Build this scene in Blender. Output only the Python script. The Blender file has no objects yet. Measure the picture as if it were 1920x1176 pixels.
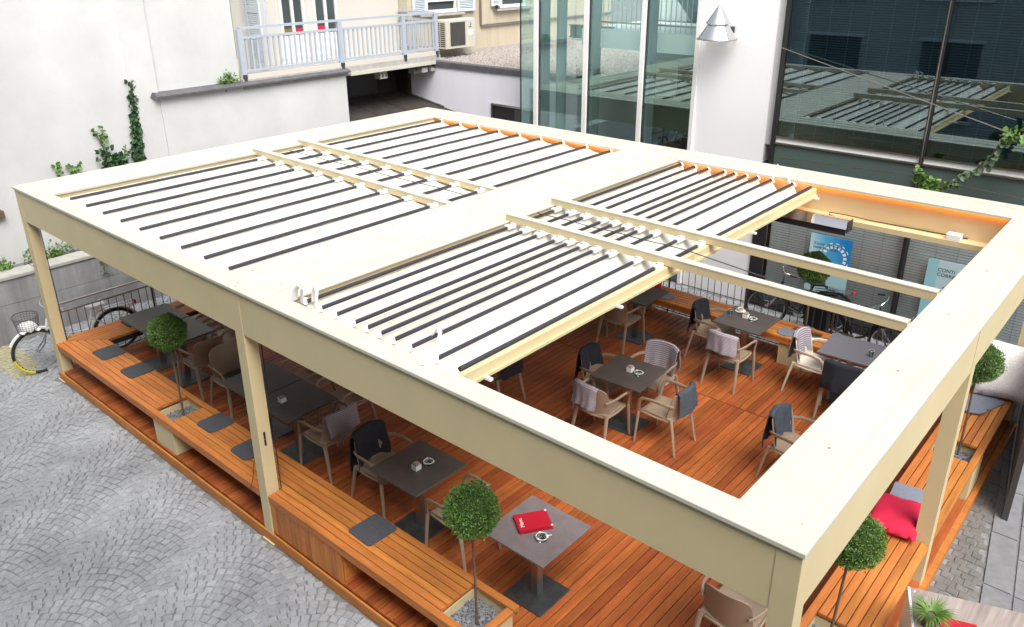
import bpy, bmesh, math, random
from mathutils import Vector, Matrix
random.seed(7)
PI = math.pi
S = bpy.context.scene
COL = S.collection

# ---------------------------------------------------------------- camera, world, sun, exposure
cam = bpy.data.cameras.new('camera'); co = bpy.data.objects.new('camera', cam); COL.objects.link(co)
co.location = (11.81218, -3.43854, 5.7495); co.rotation_mode = 'XYZ'; co.rotation_euler = (1.1766958, 0.00543581, 0.71714468)
cam.sensor_fit = 'HORIZONTAL'; cam.sensor_width = 36; cam.lens = 1512.03 / 1920 * 36
cam.shift_x = -4.0 / 1920; cam.shift_y = -52.9 / 1920
cam.clip_start = .05; cam.clip_end = 600
S.camera = co
W = bpy.data.worlds.new('World'); S.world = W; W.use_nodes = True
nt = W.node_tree; nt.nodes.clear()
out = nt.nodes.new('ShaderNodeOutputWorld'); bg = nt.nodes.new('ShaderNodeBackground'); sky = nt.nodes.new('ShaderNodeTexSky')
hs = nt.nodes.new('ShaderNodeHueSaturation')
sky.sky_type = 'NISHITA'; sky.sun_disc = False
SUN_EL, SUN_AZ = math.radians(56), math.radians(34)          # azimuth from +x towards +y
SUN_DIR = Vector((math.cos(SUN_EL) * math.cos(SUN_AZ - math.radians(62)), math.cos(SUN_EL) * math.sin(SUN_AZ - math.radians(62)), math.sin(SUN_EL)))
sky.sun_elevation = SUN_EL; sky.sun_rotation = math.atan2(SUN_DIR.x, SUN_DIR.y)
sky.air_density = 1.0; sky.dust_density = 4.0; sky.ozone_density = 1.0
hs.inputs['Saturation'].default_value = .32
bg.inputs['Strength'].default_value = .15
nt.links.new(sky.outputs[0], hs.inputs['Color']); nt.links.new(hs.outputs[0], bg.inputs[0]); nt.links.new(bg.outputs[0], out.inputs[0])
sd = bpy.data.lights.new('sun', 'SUN'); sd.energy = 2.2; sd.angle = math.radians(40); sd.color = (1, .96, .9)
so = bpy.data.objects.new('sun', sd); COL.objects.link(so); so.rotation_euler = SUN_DIR.to_track_quat('Z', 'Y').to_euler()
S.view_settings.view_transform = 'Standard'; S.view_settings.look = 'None'; S.view_settings.exposure = .75; S.view_settings.gamma = 1
S.render.engine = 'CYCLES'
S.cycles.max_bounces = 8; S.cycles.transparent_max_bounces = 12

# ---------------------------------------------------------------- materials
MATS = {}
def mat(name, color, rough=.6, metal=0, var=0., noise=0., nscale=8., stretch=None, bump=0., bscale=None, spec=.5, dark=None, hue=0., streak=0., patch=0., pscale=.7):
    """principled; var = per object brightness variation; noise = blotchy colour variation; stretch = grain scale"""
    if name in MATS: return MATS[name]
    m = bpy.data.materials.new(name); m.use_nodes = True; MATS[name] = m
    t = m.node_tree; N = t.nodes; L = t.links; b = N['Principled BSDF']
    b.inputs['Roughness'].default_value = rough; b.inputs['Metallic'].default_value = metal
    b.inputs['Specular IOR Level'].default_value = spec
    rgb = N.new('ShaderNodeRGB'); rgb.outputs[0].default_value = (*color, 1); cur = rgb.outputs[0]
    tc = N.new('ShaderNodeTexCoord'); vec = tc.outputs['Object']
    oi = N.new('ShaderNodeObjectInfo')
    if noise or bump:
        mp = N.new('ShaderNodeMapping'); L.new(vec, mp.inputs[0])
        if stretch: mp.inputs['Scale'].default_value = stretch
        off = N.new('ShaderNodeVectorMath'); off.operation = 'ADD'; L.new(mp.outputs[0], off.inputs[0])
        cm = N.new('ShaderNodeCombineXYZ'); mu = N.new('ShaderNodeMath'); mu.operation = 'MULTIPLY'; mu.inputs[1].default_value = 57
        L.new(oi.outputs['Random'], mu.inputs[0]); L.new(mu.outputs[0], cm.inputs[0]); L.new(mu.outputs[0], cm.inputs[2]); L.new(cm.outputs[0], off.inputs[1])
        vec = off.outputs[0]
    if noise:
        nz = N.new('ShaderNodeTexNoise'); nz.inputs['Scale'].default_value = nscale; nz.inputs['Detail'].default_value = 7; nz.inputs['Roughness'].default_value = .62
        L.new(vec, nz.inputs['Vector'])
        rp = N.new('ShaderNodeMapRange'); rp.inputs[1].default_value = .28; rp.inputs[2].default_value = .72
        L.new(nz.outputs[0], rp.inputs[0])
        mx = N.new('ShaderNodeMix'); mx.data_type = 'RGBA'; L.new(rp.outputs[0], mx.inputs[0])
        d = dark or tuple(c * (1 - noise) for c in color)
        mx.inputs[6].default_value = (*d, 1); L.new(cur, mx.inputs[7]); cur = mx.outputs[2]
    if patch:
        ge = N.new('ShaderNodeNewGeometry'); np_ = N.new('ShaderNodeTexNoise'); np_.inputs['Scale'].default_value = pscale; np_.inputs['Detail'].default_value = 6; np_.inputs['Roughness'].default_value = .65
        L.new(ge.outputs['Position'], np_.inputs['Vector'])
        rp_ = N.new('ShaderNodeMapRange'); rp_.inputs[1].default_value = .32; rp_.inputs[2].default_value = .68; rp_.inputs[3].default_value = 1 - patch; rp_.inputs[4].default_value = 1 + patch; L.new(np_.outputs[0], rp_.inputs[0])
        mp_ = N.new('ShaderNodeVectorMath'); mp_.operation = 'SCALE'; L.new(cur, mp_.inputs[0]); L.new(rp_.outputs[0], mp_.inputs['Scale']); cur = mp_.outputs[0]
    if streak:
        ms_ = N.new('ShaderNodeMapping'); ms_.inputs['Scale'].default_value = (2.6, 2.6, .22); L.new(tc.outputs['Object'], ms_.inputs[0])
        ns = N.new('ShaderNodeTexNoise'); ns.inputs['Scale'].default_value = 1.6; ns.inputs['Detail'].default_value = 8; ns.inputs['Roughness'].default_value = .7; L.new(ms_.outputs[0], ns.inputs['Vector'])
        rs = N.new('ShaderNodeMapRange'); rs.inputs[1].default_value = .42; rs.inputs[2].default_value = .68; rs.inputs[3].default_value = 1; rs.inputs[4].default_value = 1 - streak; L.new(ns.outputs[0], rs.inputs[0])
        ml = N.new('ShaderNodeMix'); ml.data_type = 'RGBA'; ml.blend_type = 'MULTIPLY'; ml.inputs[0].default_value = 1; L.new(cur, ml.inputs[6]); L.new(rs.outputs[0], ml.inputs[7]); cur = ml.outputs[2]
    if var or hue:
        hv = N.new('ShaderNodeHueSaturation')
        r2 = N.new('ShaderNodeMapRange'); r2.inputs[3].default_value = 1 - var; r2.inputs[4].default_value = 1 + var
        L.new(oi.outputs['Random'], r2.inputs[0]); L.new(r2.outputs[0], hv.inputs['Value'])
        if hue:
            wn = N.new('ShaderNodeTexWhiteNoise'); wn.noise_dimensions = '1D'; L.new(oi.outputs['Random'], wn.inputs['W'])
            r3 = N.new('ShaderNodeMapRange'); r3.inputs[3].default_value = .5 - hue; r3.inputs[4].default_value = .5 + hue
            L.new(wn.outputs[0], r3.inputs[0]); L.new(r3.outputs[0], hv.inputs['Hue'])
        L.new(cur, hv.inputs['Color']); cur = hv.outputs[0]
    L.new(cur, b.inputs['Base Color'])
    if bump:
        nb = N.new('ShaderNodeTexNoise'); nb.inputs['Scale'].default_value = bscale or nscale * 3; nb.inputs['Detail'].default_value = 5
        L.new(vec, nb.inputs['Vector'])
        bp = N.new('ShaderNodeBump'); bp.inputs['Strength'].default_value = bump; bp.inputs['Distance'].default_value = .01
        L.new(nb.outputs[0], bp.inputs['Height']); L.new(bp.outputs[0], b.inputs['Normal'])
    return m

def glass(name, tint, refl, rough=0.0, edge=.35, gcol=(.9, .97, .95)):
    m = bpy.data.materials.new(name); m.use_nodes = True; t = m.node_tree; N = t.nodes; L = t.links; N.clear()
    o = N.new('ShaderNodeOutputMaterial'); mx = N.new('ShaderNodeMixShader'); tr = N.new('ShaderNodeBsdfTransparent'); gl = N.new('ShaderNodeBsdfGlossy')
    tr.inputs[0].default_value = (*tint, 1); gl.inputs['Roughness'].default_value = rough; gl.inputs[0].default_value = (*gcol, 1)
    lw = N.new('ShaderNodeLayerWeight'); lw.inputs[0].default_value = edge
    mr = N.new('ShaderNodeMapRange'); mr.inputs[3].default_value = refl; mr.inputs[4].default_value = .95
    L.new(lw.outputs['Fresnel'], mr.inputs[0]); L.new(mr.outputs[0], mx.inputs[0])
    L.new(tr.outputs[0], mx.inputs[1]); L.new(gl.outputs[0], mx.inputs[2]); L.new(mx.outputs[0], o.inputs[0])
    MATS[name] = m
    return m

IVORY = mat('ivory_powder_coat', (.61, .51, .30), .45, patch=.05, pscale=1.1, noise=.03, nscale=2.5, bump=.015, bscale=300)
IVORY_TOP = mat('ivory_top_sheet', (.585, .562, .475), .5, patch=.05, pscale=1.6, noise=.10, nscale=1.8)
DECK = mat('deck_wood', (.42, .116, .033), .47, spec=.25, patch=.18, pscale=1.3, var=.24, noise=.5, nscale=1.6, stretch=(1.0, 14, 14), bump=.1, bscale=9, hue=.006)
BENCH = mat('bench_wood', (.60, .215, .055), .47, spec=.25, patch=.10, pscale=1.3, var=.18, noise=.42, nscale=1.5, stretch=(1.2, 14, 14), bump=.08, bscale=9, hue=.006)
FABRIC = mat('canopy_fabric', (.645, .625, .565), .7, noise=.10, nscale=6)
TUBE = mat('batten_black', (.035, .035, .045), .35)
TAUPE = mat('chair_resin', (.34, .255, .185), .45, noise=.05, nscale=4)
TABLE_TOP = mat('table_top_slate', (.085, .072, .066), .42, var=.12, noise=.3, nscale=5, bump=.12, bscale=30)
TABLE_PURPLE = mat('table_top_stone', (.20, .17, .175), .5, noise=.28, nscale=7, bump=.5, bscale=16)
STEEL = mat('brushed_steel', (.50, .47, .44), .32, metal=1, noise=.15, nscale=3, stretch=(1, 1, .2))
BASEPLATE = mat('base_plate_steel', (.16, .18, .19), .45, metal=.8, noise=.4, nscale=9)
COBBLE = mat('cobble_granite', (.34, .355, .38), .75, patch=.22, pscale=.8, var=.12, noise=.3, nscale=25, bump=.5, bscale=60)
JOINT = mat('joint_sand', (.235, .24, .24), .95, patch=.3, pscale=.8, noise=.45, nscale=14, bump=.4)
SLAB = mat('granite_slab', (.21, .212, .225), .7, var=.1, noise=.3, nscale=9, bump=.2)
CONCRETE = mat('weathered_concrete', (.38, .385, .39), .85, streak=.35, noise=.42, nscale=1.3, bump=.3, bscale=14)
CAPSTONE = mat('concrete_capping', (.46, .45, .42), .85, noise=.3, nscale=6, bump=.3)
PLASTER = mat('white_plaster', (.60, .61, .61), .9, patch=.07, pscale=.9, noise=.09, nscale=.55, bump=.12, bscale=45)
PLASTER_PILLAR = mat('white_render', (.88, .88, .90), .9, noise=.03, nscale=1, bump=.3, bscale=60)
LAVENDER = mat('lavender_white_paint', (.84, .84, .91), .9, streak=.04, noise=.06, nscale=.8, bump=.1, bscale=40)
CREAM = mat('cream_plaster', (.56, .49, .37), .9, streak=.15, noise=.08, nscale=1.2, bump=.1, bscale=40)
CREAM_PALE = mat('pale_plaster', (.60, .57, .52), .9, noise=.05, nscale=1.2)
SLATE = mat('slate_coping', (.13, .125, .14), .6, noise=.4, nscale=6)
RAILBLUE = mat('blue_grey_rail_paint', (.40, .45, .52), .5)
SHUTTER = mat('shutter_blue_white', (.62, .68, .74), .55)
WHITE = mat('white_paint', (.80, .80, .80), .45)
BLACK = mat('black_metal', (.02, .02, .022), .45)
DARKSTEEL = mat('dark_railing_steel', (.10, .10, .10), .4, metal=.6)
CHROME = mat('chrome', (.75, .75, .76), .15, metal=1)
RUBBER = mat('tyre_rubber', (.018, .018, .018), .8)
YELLOW = mat('yellow_tyre', (.62, .52, .03), .7)
GRAVEL = mat('grey_gravel', (.42, .44, .48), .7, var=.2, noise=.92, nscale=48)
ROOFGRAVEL = mat('roof_gravel', (.55, .49, .45), .9, noise=.8, nscale=30, bump=.6, bscale=40)
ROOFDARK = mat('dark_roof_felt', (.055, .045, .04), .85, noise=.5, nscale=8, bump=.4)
CAVE = mat('dark_plaster', (.05, .035, .03), .9, noise=.6, nscale=4)  # very dark mottled brown, used on the recess walls and pier
LEAF = mat('box_leaf', (.15, .30, .055), .45, noise=.72, nscale=26)
LEAF_LIGHT = mat('light_leaf', (.14, .27, .05), .5, noise=.5, nscale=20)
LEAF_DARK = mat('ivy_leaf', (.035, .10, .03), .45, noise=.5, nscale=18)
LEAF_GREY = mat('sage_leaf', (.14, .22, .12), .6, noise=.5, nscale=18)
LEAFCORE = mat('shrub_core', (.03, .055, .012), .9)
BARK = mat('stem_bark', (.16, .11, .075), .8, noise=.4, nscale=20)
MATGREY = mat('felt_seat_pad', (.075, .08, .095), .95, noise=.3, nscale=40, bump=.2, bscale=200)
PADBLUE = mat('light_felt_pad', (.20, .22, .27), .95, noise=.2, nscale=40)
NAVY = mat('navy_fleece', (.026, .030, .042), .95, noise=.35, nscale=18, bump=.5, bscale=90)
BLUEGREY = mat('blue_grey_fleece', (.07, .085, .11), .95, noise=.35, nscale=18, bump=.5, bscale=90)
RED = mat('red_cushion', (.58, .008, .05), .85, noise=.15, nscale=6, bump=.2, bscale=120)
REDBOOK = mat('red_leatherette', (.42, .012, .03), .35)
PAGE = mat('page_white', (.78, .75, .70), .8)
SILVER = mat('silver_print', (.8, .78, .74), .4)
DARKINK = mat('dark_ink', (.02, .03, .04), .7)
WHITEINK = mat('white_ink', (.85, .88, .9), .7)
CERAMIC = mat('white_ceramic', (.82, .82, .80), .2)
SUGAR = mat('sugar_sachets', (.62, .42, .30), .7, noise=.6, nscale=40)
BLIND = mat('blind_slats', (.88, .89, .90), .5)
BLIND_DARK = mat('blind_slats_upper', (.26, .30, .33), .6)
INTERIOR = mat('dim_interior', (.06, .075, .08), .9, noise=.4, nscale=1)
TEALSTEEL = mat('teal_grey_steel', (.22, .30, .32), .5)
SLABWHITE = mat('white_slab_edge', (.86, .90, .89), .7)
FLUFFY = mat('woolly_white', (.88, .85, .84), .95, noise=.22, nscale=70, bump=1, bscale=70)
GLASS_BANK = glass('bank_glass', (.46, .60, .64), .16, edge=.20, gcol=(.78, .93, .97))
GLASS_SHOP = glass('shop_glass', (.95, .98, .98), .05, edge=.12)
GLASS_BOX = glass('stair_glass', (.92, .98, .97), .12, edge=.10, gcol=(.72, .96, .93))
SPANDREL = mat('spandrel_glass', (.085, .125, .115), .22)
GLASS_CUP = glass('clear_glass', (.85, .88, .9), .14, edge=.4)

def stripe_mat():
    m = bpy.data.materials.new('striped_blanket'); m.use_nodes = True; t = m.node_tree; N = t.nodes; L = t.links; b = N['Principled BSDF']
    tc = N.new('ShaderNodeTexCoord'); sx = N.new('ShaderNodeSeparateXYZ'); L.new(tc.outputs['UV'], sx.inputs[0])
    mu = N.new('ShaderNodeMath'); mu.operation = 'MULTIPLY'; mu.inputs[1].default_value = 2 * PI * 26
    L.new(sx.outputs[1], mu.inputs[0]); si = N.new('ShaderNodeMath'); si.operation = 'SINE'; L.new(mu.outputs[0], si.inputs[0])
    mr = N.new('ShaderNodeMapRange'); mr.inputs[1].default_value = -.5; mr.inputs[2].default_value = .5; L.new(si.outputs[0], mr.inputs[0])
    mx = N.new('ShaderNodeMix'); mx.data_type = 'RGBA'; L.new(mr.outputs[0], mx.inputs[0])
    mx.inputs[6].default_value = (.20, .17, .20, 1); mx.inputs[7].default_value = (.42, .40, .45, 1); L.new(mx.outputs[2], b.inputs['Base Color'])
    b.inputs['Roughness'].default_value = .95
    nz = N.new('ShaderNodeTexNoise'); nz.inputs['Scale'].default_value = 60; L.new(tc.outputs['Object'], nz.inputs['Vector'])
    bp = N.new('ShaderNodeBump'); bp.inputs['Strength'].default_value = .5; bp.inputs['Distance'].default_value = .01; L.new(nz.outputs[0], bp.inputs['Height']); L.new(bp.outputs[0], b.inputs['Normal'])
    return m
STRIPE = stripe_mat()

def poster_mat(name, kind):
    m = bpy.data.materials.new(name); m.use_nodes = True; t = m.node_tree; N = t.nodes; L = t.links; b = N['Principled BSDF']; b.inputs['Roughness'].default_value = .5
    tc = N.new('ShaderNodeTexCoord'); sx = N.new('ShaderNodeSeparateXYZ'); L.new(tc.outputs['Generated'], sx.inputs[0])
    if kind == 1:
        a = N.new('ShaderNodeMath'); a.operation = 'MULTIPLY_ADD'; a.inputs[1].default_value = .8; L.new(sx.outputs[0], a.inputs[0])
        zz = N.new('ShaderNodeMath'); zz.operation = 'MULTIPLY'; zz.inputs[1].default_value = .35; L.new(sx.outputs[2], zz.inputs[0]); L.new(zz.outputs[0], a.inputs[2])
        r = N.new('ShaderNodeValToRGB'); L.new(a.outputs[0], r.inputs[0])
        e = r.color_ramp.elements; e[0].position = .3; e[0].color = (.48, .70, .78, 1); e[1].position = 1; e[1].color = (.01, .22, .58, 1)
        n = e.new(.62); n.color = (.08, .42, .70, 1)
        lo = N.new('ShaderNodeMath'); lo.operation = 'GREATER_THAN'; lo.inputs[1].default_value = .38; L.new(sx.outputs[2], lo.inputs[0])
        mx = N.new('ShaderNodeMix'); mx.data_type = 'RGBA'; L.new(lo.outputs[0], mx.inputs[0]); mx.inputs[6].default_value = (.38, .60, .66, 1); L.new(r.outputs[0], mx.inputs[7])
        L.new(mx.outputs[2], b.inputs['Base Color'])
    else:
        r = N.new('ShaderNodeValToRGB'); L.new(sx.outputs[0], r.inputs[0]); r.color_ramp.interpolation = 'CONSTANT'
        e = r.color_ramp.elements; e[0].position = 0; e[0].color = (.30, .56, .62, 1); e[1].position = .22; e[1].color = (.46, .62, .66, 1)
        L.new(r.outputs[0], b.inputs['Base Color'])
    return m

# ---------------------------------------------------------------- mesh helpers
class MB:
    def __init__(s): s.v = []; s.f = []; s.sm = False; s.uv = None
    def add(s, vs, fs):
        o = len(s.v); s.v += [tuple(p) for p in vs]; s.f += [tuple(i + o for i in f) for f in fs]; return s
    def box(s, x0, x1, y0, y1, z0, z1, c=0):
        if c:
            return s.cbox(x0, x1, y0, y1, z0, z1, c)
        return s.add([(x0, y0, z0), (x1, y0, z0), (x1, y1, z0), (x0, y1, z0), (x0, y0, z1), (x1, y0, z1), (x1, y1, z1), (x0, y1, z1)],
                     [(0, 3, 2, 1), (4, 5, 6, 7), (0, 1, 5, 4), (1, 2, 6, 5), (2, 3, 7, 6), (3, 0, 4, 7)])
    def cbox(s, x0, x1, y0, y1, z0, z1, c):
        # box with chamfered top edges
        return s.add([(x0, y0, z0), (x1, y0, z0), (x1, y1, z0), (x0, y1, z0), (x0, y0, z1 - c), (x1, y0, z1 - c), (x1, y1, z1 - c), (x0, y1, z1 - c),
                      (x0 + c, y0 + c, z1), (x1 - c, y0 + c, z1), (x1 - c, y1 - c, z1), (x0 + c, y1 - c, z1)],
                     [(0, 3, 2, 1), (8, 9, 10, 11), (0, 1, 5, 4), (1, 2, 6, 5), (2, 3, 7, 6), (3, 0, 4, 7), (4, 5, 9, 8), (5, 6, 10, 9), (6, 7, 11, 10), (7, 4, 8, 11)])
    def prism(s, poly, z0, z1):
        n = len(poly); vs = [(x, y, z0) for x, y in poly] + [(x, y, z1) for x, y in poly]
        return s.add(vs, [tuple(range(n - 1, -1, -1)), tuple(range(n, 2 * n))] + [(i, (i + 1) % n, n + (i + 1) % n, n + i) for i in range(n)])
    def tube(s, pts, r, n=8, cap=True, flat=None):
        pts = [Vector(p) for p in pts]; rs = r if isinstance(r, (list, tuple)) else [r] * len(pts)
        vs = []; up = None
        for i, p in enumerate(pts):
            d = (pts[min(i + 1, len(pts) - 1)] - pts[max(i - 1, 0)])
            d = d.normalized() if d.length > 1e-9 else Vector((0, 0, 1))
            if up is None: up = Vector((0, 0, 1)) if abs(d.z) < .9 else Vector((1, 0, 0))
            a = d.cross(up).normalized(); b = a.cross(d).normalized(); up = b
            for k in range(n):
                t = 2 * PI * (k + .5) / n; rr = rs[i]; ra, rb = (rr, rr) if not flat else (rr * flat[0], rr * flat[1])
                vs.append(p + a * math.cos(t) * ra + b * math.sin(t) * rb)
        fs = []
        for i in range(len(pts) - 1):
            for k in range(n):
                fs.append((i * n + k, i * n + (k + 1) % n, (i + 1) * n + (k + 1) % n, (i + 1) * n + k))
        if cap:
            fs.append(tuple(range(n - 1, -1, -1))); m = (len(pts) - 1) * n; fs.append(tuple(range(m, m + n)))
        return s.add(vs, fs)
    def lathe(s, prof, c=(0, 0, 0), n=16, cap=True):
        vs = [(c[0] + r * math.cos(2 * PI * k / n), c[1] + r * math.sin(2 * PI * k / n), c[2] + z) for r, z in prof for k in range(n)]
        fs = [(i * n + k, i * n + (k + 1) % n, (i + 1) * n + (k + 1) % n, (i + 1) * n + k) for i in range(len(prof) - 1) for k in range(n)]
        if cap:
            fs.append(tuple(range(n - 1, -1, -1))); m = (len(prof) - 1) * n; fs.append(tuple(range(m, m + n)))
        return s.add(vs, fs)
    def torus(s, c, R, r, axis='y', n=28, m=8, a0=0, a1=2 * PI):
        full = abs(a1 - a0 - 2 * PI) < 1e-6; cnt = n if full else n + 1; vs = []
        for i in range(cnt):
            t = a0 + (a1 - a0) * i / n
            for k in range(m):
                u = 2 * PI * k / m; q = R + r * math.cos(u); h = r * math.sin(u)
                vs.append((c[0] + q * math.cos(t), c[1] + h, c[2] + q * math.sin(t)) if axis == 'y' else (c[0] + q * math.cos(t), c[1] + q * math.sin(t), c[2] + h))
        fs = [(i * m + k, i * m + (k + 1) % m, ((i + 1) % cnt) * m + (k + 1) % m, ((i + 1) % cnt) * m + k) for i in range(n) for k in range(m)]
        return s.add(vs, fs)
    def grid(s, fn, nu, nv, thick=0., uv=False):
        """fn(u,v)->point; optional thickness along face normal"""
        P = [[Vector(fn(i / nu, j / nv)) for j in range(nv + 1)] for i in range(nu + 1)]
        o = len(s.v); M = nv + 1
        def idx(i, j): return i * M + j
        fs = [(idx(i, j), idx(i + 1, j), idx(i + 1, j + 1), idx(i, j + 1)) for i in range(nu) for j in range(nv)]
        vs = [P[i][j] for i in range(nu + 1) for j in range(nv + 1)]
        if thick:
            ns = []
            for i in range(nu + 1):
                for j in range(nv + 1):
                    a = P[min(i + 1, nu)][j] - P[max(i - 1, 0)][j]; b = P[i][min(j + 1, nv)] - P[i][max(j - 1, 0)]
                    nn = a.cross(b); ns.append(nn.normalized() if nn.length > 1e-12 else Vector((0, 0, 1)))
            k = len(vs); vs += [vs[q] - ns[q] * thick for q in range(k)]
            fs += [tuple(x + k for x in reversed(f)) for f in fs[:]]
            bd = [idx(i, 0) for i in range(nu + 1)] + [idx(nu, j) for j in range(1, nv + 1)] + [idx(i, nv) for i in range(nu - 1, -1, -1)] + [idx(0, j) for j in range(nv - 1, 0, -1)]
            fs += [(bd[q], bd[(q + 1) % len(bd)], bd[(q + 1) % len(bd)] + k, bd[q] + k)[::-1] for q in range(len(bd))]
        if uv:
            if s.uv is None: s.uv = {}
            for i in range(nu + 1):
                for j in range(nv + 1):
                    s.uv[o + idx(i, j)] = (i / nu, j / nv)
                    if thick: s.uv[o + idx(i, j) + (nu + 1) * M] = (i / nu, j / nv)
        return s.add(vs, fs)
    def mesh(s, name, m, off=(0, 0, 0), smooth=False):
        me = bpy.data.meshes.new(name)
        me.from_pydata([(x - off[0], y - off[1], z - off[2]) for x, y, z in s.v], [], s.f)
        if s.uv:
            ul = me.uv_layers.new(name='UVMap')
            for lp in me.loops: ul.data[lp.index].uv = s.uv.get(lp.vertex_index, (0, 0))
        me.materials.append(m)
        bm = bmesh.new(); bm.from_mesh(me); bmesh.ops.recalc_face_normals(bm, faces=bm.faces); bm.to_mesh(me); bm.free()
        if smooth:
            for p in me.polygons: p.use_smooth = True
            me.set_sharp_from_angle(angle=math.radians(42))
        return me

def link(o, parent=None):
    COL.objects.link(o)
    if parent: o.parent = parent
    return o
def tag(o, label=None, cat=None, group=None, kind=None):
    if label: o['label'] = label
    if cat: o['category'] = cat
    if group: o['group'] = group
    if kind: o['kind'] = kind
    return o
def thing(name, label, cat, loc=(0, 0, 0), rz=0, group=None):
    o = bpy.data.objects.new(name, None); o.empty_display_size = .1; o.location = loc; o.rotation_euler = (0, 0, rz)
    return tag(link(o), label, cat, group)
def part(name, mb, m, root, smooth=False, kind=None, label=None):
    """mesh given in world coords of the unrotated root"""
    off = WL(root)
    o = bpy.data.objects.new(name, mb.mesh(name, m, off, smooth)); link(o, root)
    return tag(o, label, kind=kind)
def WL(o):
    p = Vector((0, 0, 0))
    while o is not None: p += o.location; o = o.parent
    return p
def solo(name, mb, m, label, cat, group=None, loc=(0, 0, 0), smooth=False):
    o = bpy.data.objects.new(name, mb.mesh(name, m, loc, smooth)); o.location = loc; return tag(link(o), label, cat, group)
def struct(name, mb, m, parent=None, smooth=False):
    o = bpy.data.objects.new(name, mb.mesh(name, m, (0, 0, 0), smooth)); link(o, parent); return tag(o, kind='structure')
def inst(name, me, root, loc, rot=(0, 0, 0)):
    """shared-mesh part; loc in world coords of the unrotated root"""
    o = bpy.data.objects.new(name, me); o.location = Vector(loc) - WL(root); o.rotation_euler = rot; return link(o, root)
def dup(root, loc, rz, label=None, group=None):
    r = root.copy(); COL.objects.link(r); r.location = loc; r.rotation_euler = (0, 0, rz)
    if label: r['label'] = label
    if group: r['group'] = group
    for ch in list(root.children):
        c = ch.copy(); COL.objects.link(c); c.parent = r
        for g in list(ch.children):
            d = g.copy(); COL.objects.link(d); d.parent = c
    return r
def text(name, body, size, m, root, loc, rot, extrude=.0006, align='LEFT', space=1.0):
    cu = bpy.data.curves.new(name, 'FONT'); cu.body = body; cu.size = size; cu.extrude = extrude; cu.align_x = align; cu.space_line = space
    tmp = bpy.data.objects.new(name, cu); COL.objects.link(tmp)
    dg = bpy.context.evaluated_depsgraph_get(); me = bpy.data.meshes.new_from_object(tmp.evaluated_get(dg))
    bpy.data.objects.remove(tmp); me.materials.clear(); me.materials.append(m)
    o = bpy.data.objects.new(name, me); o.location = Vector(loc) - WL(root); o.rotation_euler = rot; return link(o, root)
def plank(L, w, h, c=.003):
    me = MB().cbox(-L / 2, L / 2, -w / 2, w / 2, -h, 0, c).mesh('plank', DECK); return me

# ================================================================= SETTING
H, XW, YD = 2.9, 10.76, 7.49
g = MB().add([(-150, -150, -.03), (150, -150, -.03), (150, 150, -.03), (-150, 150, -.03)], [(0, 1, 2, 3)])
struct('ground', g, JOINT)
pav = MB().add([(-1.85, -4.9, -.012), (11.9, -4.9, -.012), (11.9, 9.05, -.012), (-1.85, 9.05, -.012)], [(0, 1, 2, 3)])
pavement = struct('cobbled_pavement', pav, JOINT)

# cobbles laid in fans
def cobble_mesh(a, b, h, jit, rnd):
    c = .007; q = [(-a, -b), (a, -b), (a, b), (-a, b)]
    q = [(x + rnd.uniform(-jit, jit), y + rnd.uniform(-jit, jit)) for x, y in q]
    lo = [(x, y, -.03) for x, y in q]; md = [(x * .985, y * .985, h - c) for x, y in q]; tp = [(x * .89, y * .89, h + rnd.uniform(-.002, .002)) for x, y in q]
    f = [(8, 9, 10, 11)] + [(i, (i + 1) % 4, 4 + (i + 1) % 4, 4 + i) for i in range(4)] + [(4 + i, 4 + (i + 1) % 4, 8 + (i + 1) % 4, 8 + i) for i in range(4)]
    return lo + md + tp, f
camP = Vector(co.location)
cq = co.rotation_euler.to_matrix().transposed()
def proj(p):
    v = cq @ (Vector(p) - camP)
    if v.z > -.1: return None
    return (.5021 + .78752 * v.x / -v.z, .455 - 1.28573 * v.y / -v.z)
def fan(region, size, ang, R=.78, half=50, seed=1):
    rnd = random.Random(seed); ca, sa = math.cos(ang), math.sin(ang); out = []
    hw = R * math.sin(math.radians(half)); x0, x1, y0, y1 = region[0]
    ext = max(x1 - x0, y1 - y0) * 1.2; cx, cy = (x0 + x1) / 2, (y0 + y1) / 2
    nc = int(ext / hw) + 2; nr = int(ext * 2 / size) + 4; na = int(2 * R * math.radians(half) / size)
    for ci in range(-nc // 2 - 1, nc // 2 + 2):
        for k in range(-nr // 2, nr // 2):
            for j in range(na):
                t = math.radians(-half) + 2 * math.radians(half) * (j + .5 + .25 * (k % 2)) / na
                u = ci * 2 * hw + R * math.sin(t); v = k * size + R * math.cos(t)
                x = cx + u * ca - v * sa + rnd.uniform(-.004, .004); y = cy + u * sa + v * ca + rnd.uniform(-.004, .004)
                if any(r[0] <= x <= r[1] and r[2] <= y <= r[3] for r in region[1:]):
                    out.append((x, y, ang - t + rnd.uniform(-.08, .08), rnd))
    return out
sites = fan([(-1.9, 7.6, -4, 8), (-1.8, 7.9, -3.6, -.045), (-1.8, -.08, -.07, 8.9)], .088, math.radians(28), seed=3)
sites2 = fan([(-1, 12, 6, 10), (0.1, 10.8, 7.6, 8.95)], .13, math.radians(28), R=1.0, seed=4)
sites3 = []
r3_ = random.Random(5)
for j in range(116):
    for i in range(8):
        yy = -2.6 + j * .1; xx = 10.84 + (i + .5 * (j % 2)) * .105
        if xx < 11.26 - .137 * (yy - 3.67) - .03: sites3.append((xx + r3_.uniform(-.006, .006), yy + r3_.uniform(-.006, .006), r3_.uniform(-.06, .06), r3_))
variants = []
vr = random.Random(11)
for i in range(10):
    vs, fs = cobble_mesh(.041, .041, .0 + vr.uniform(-.003, .004), .004, vr); m_ = MB().add(vs, fs); variants.append(m_.mesh('cobblestone', COBBLE))
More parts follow.
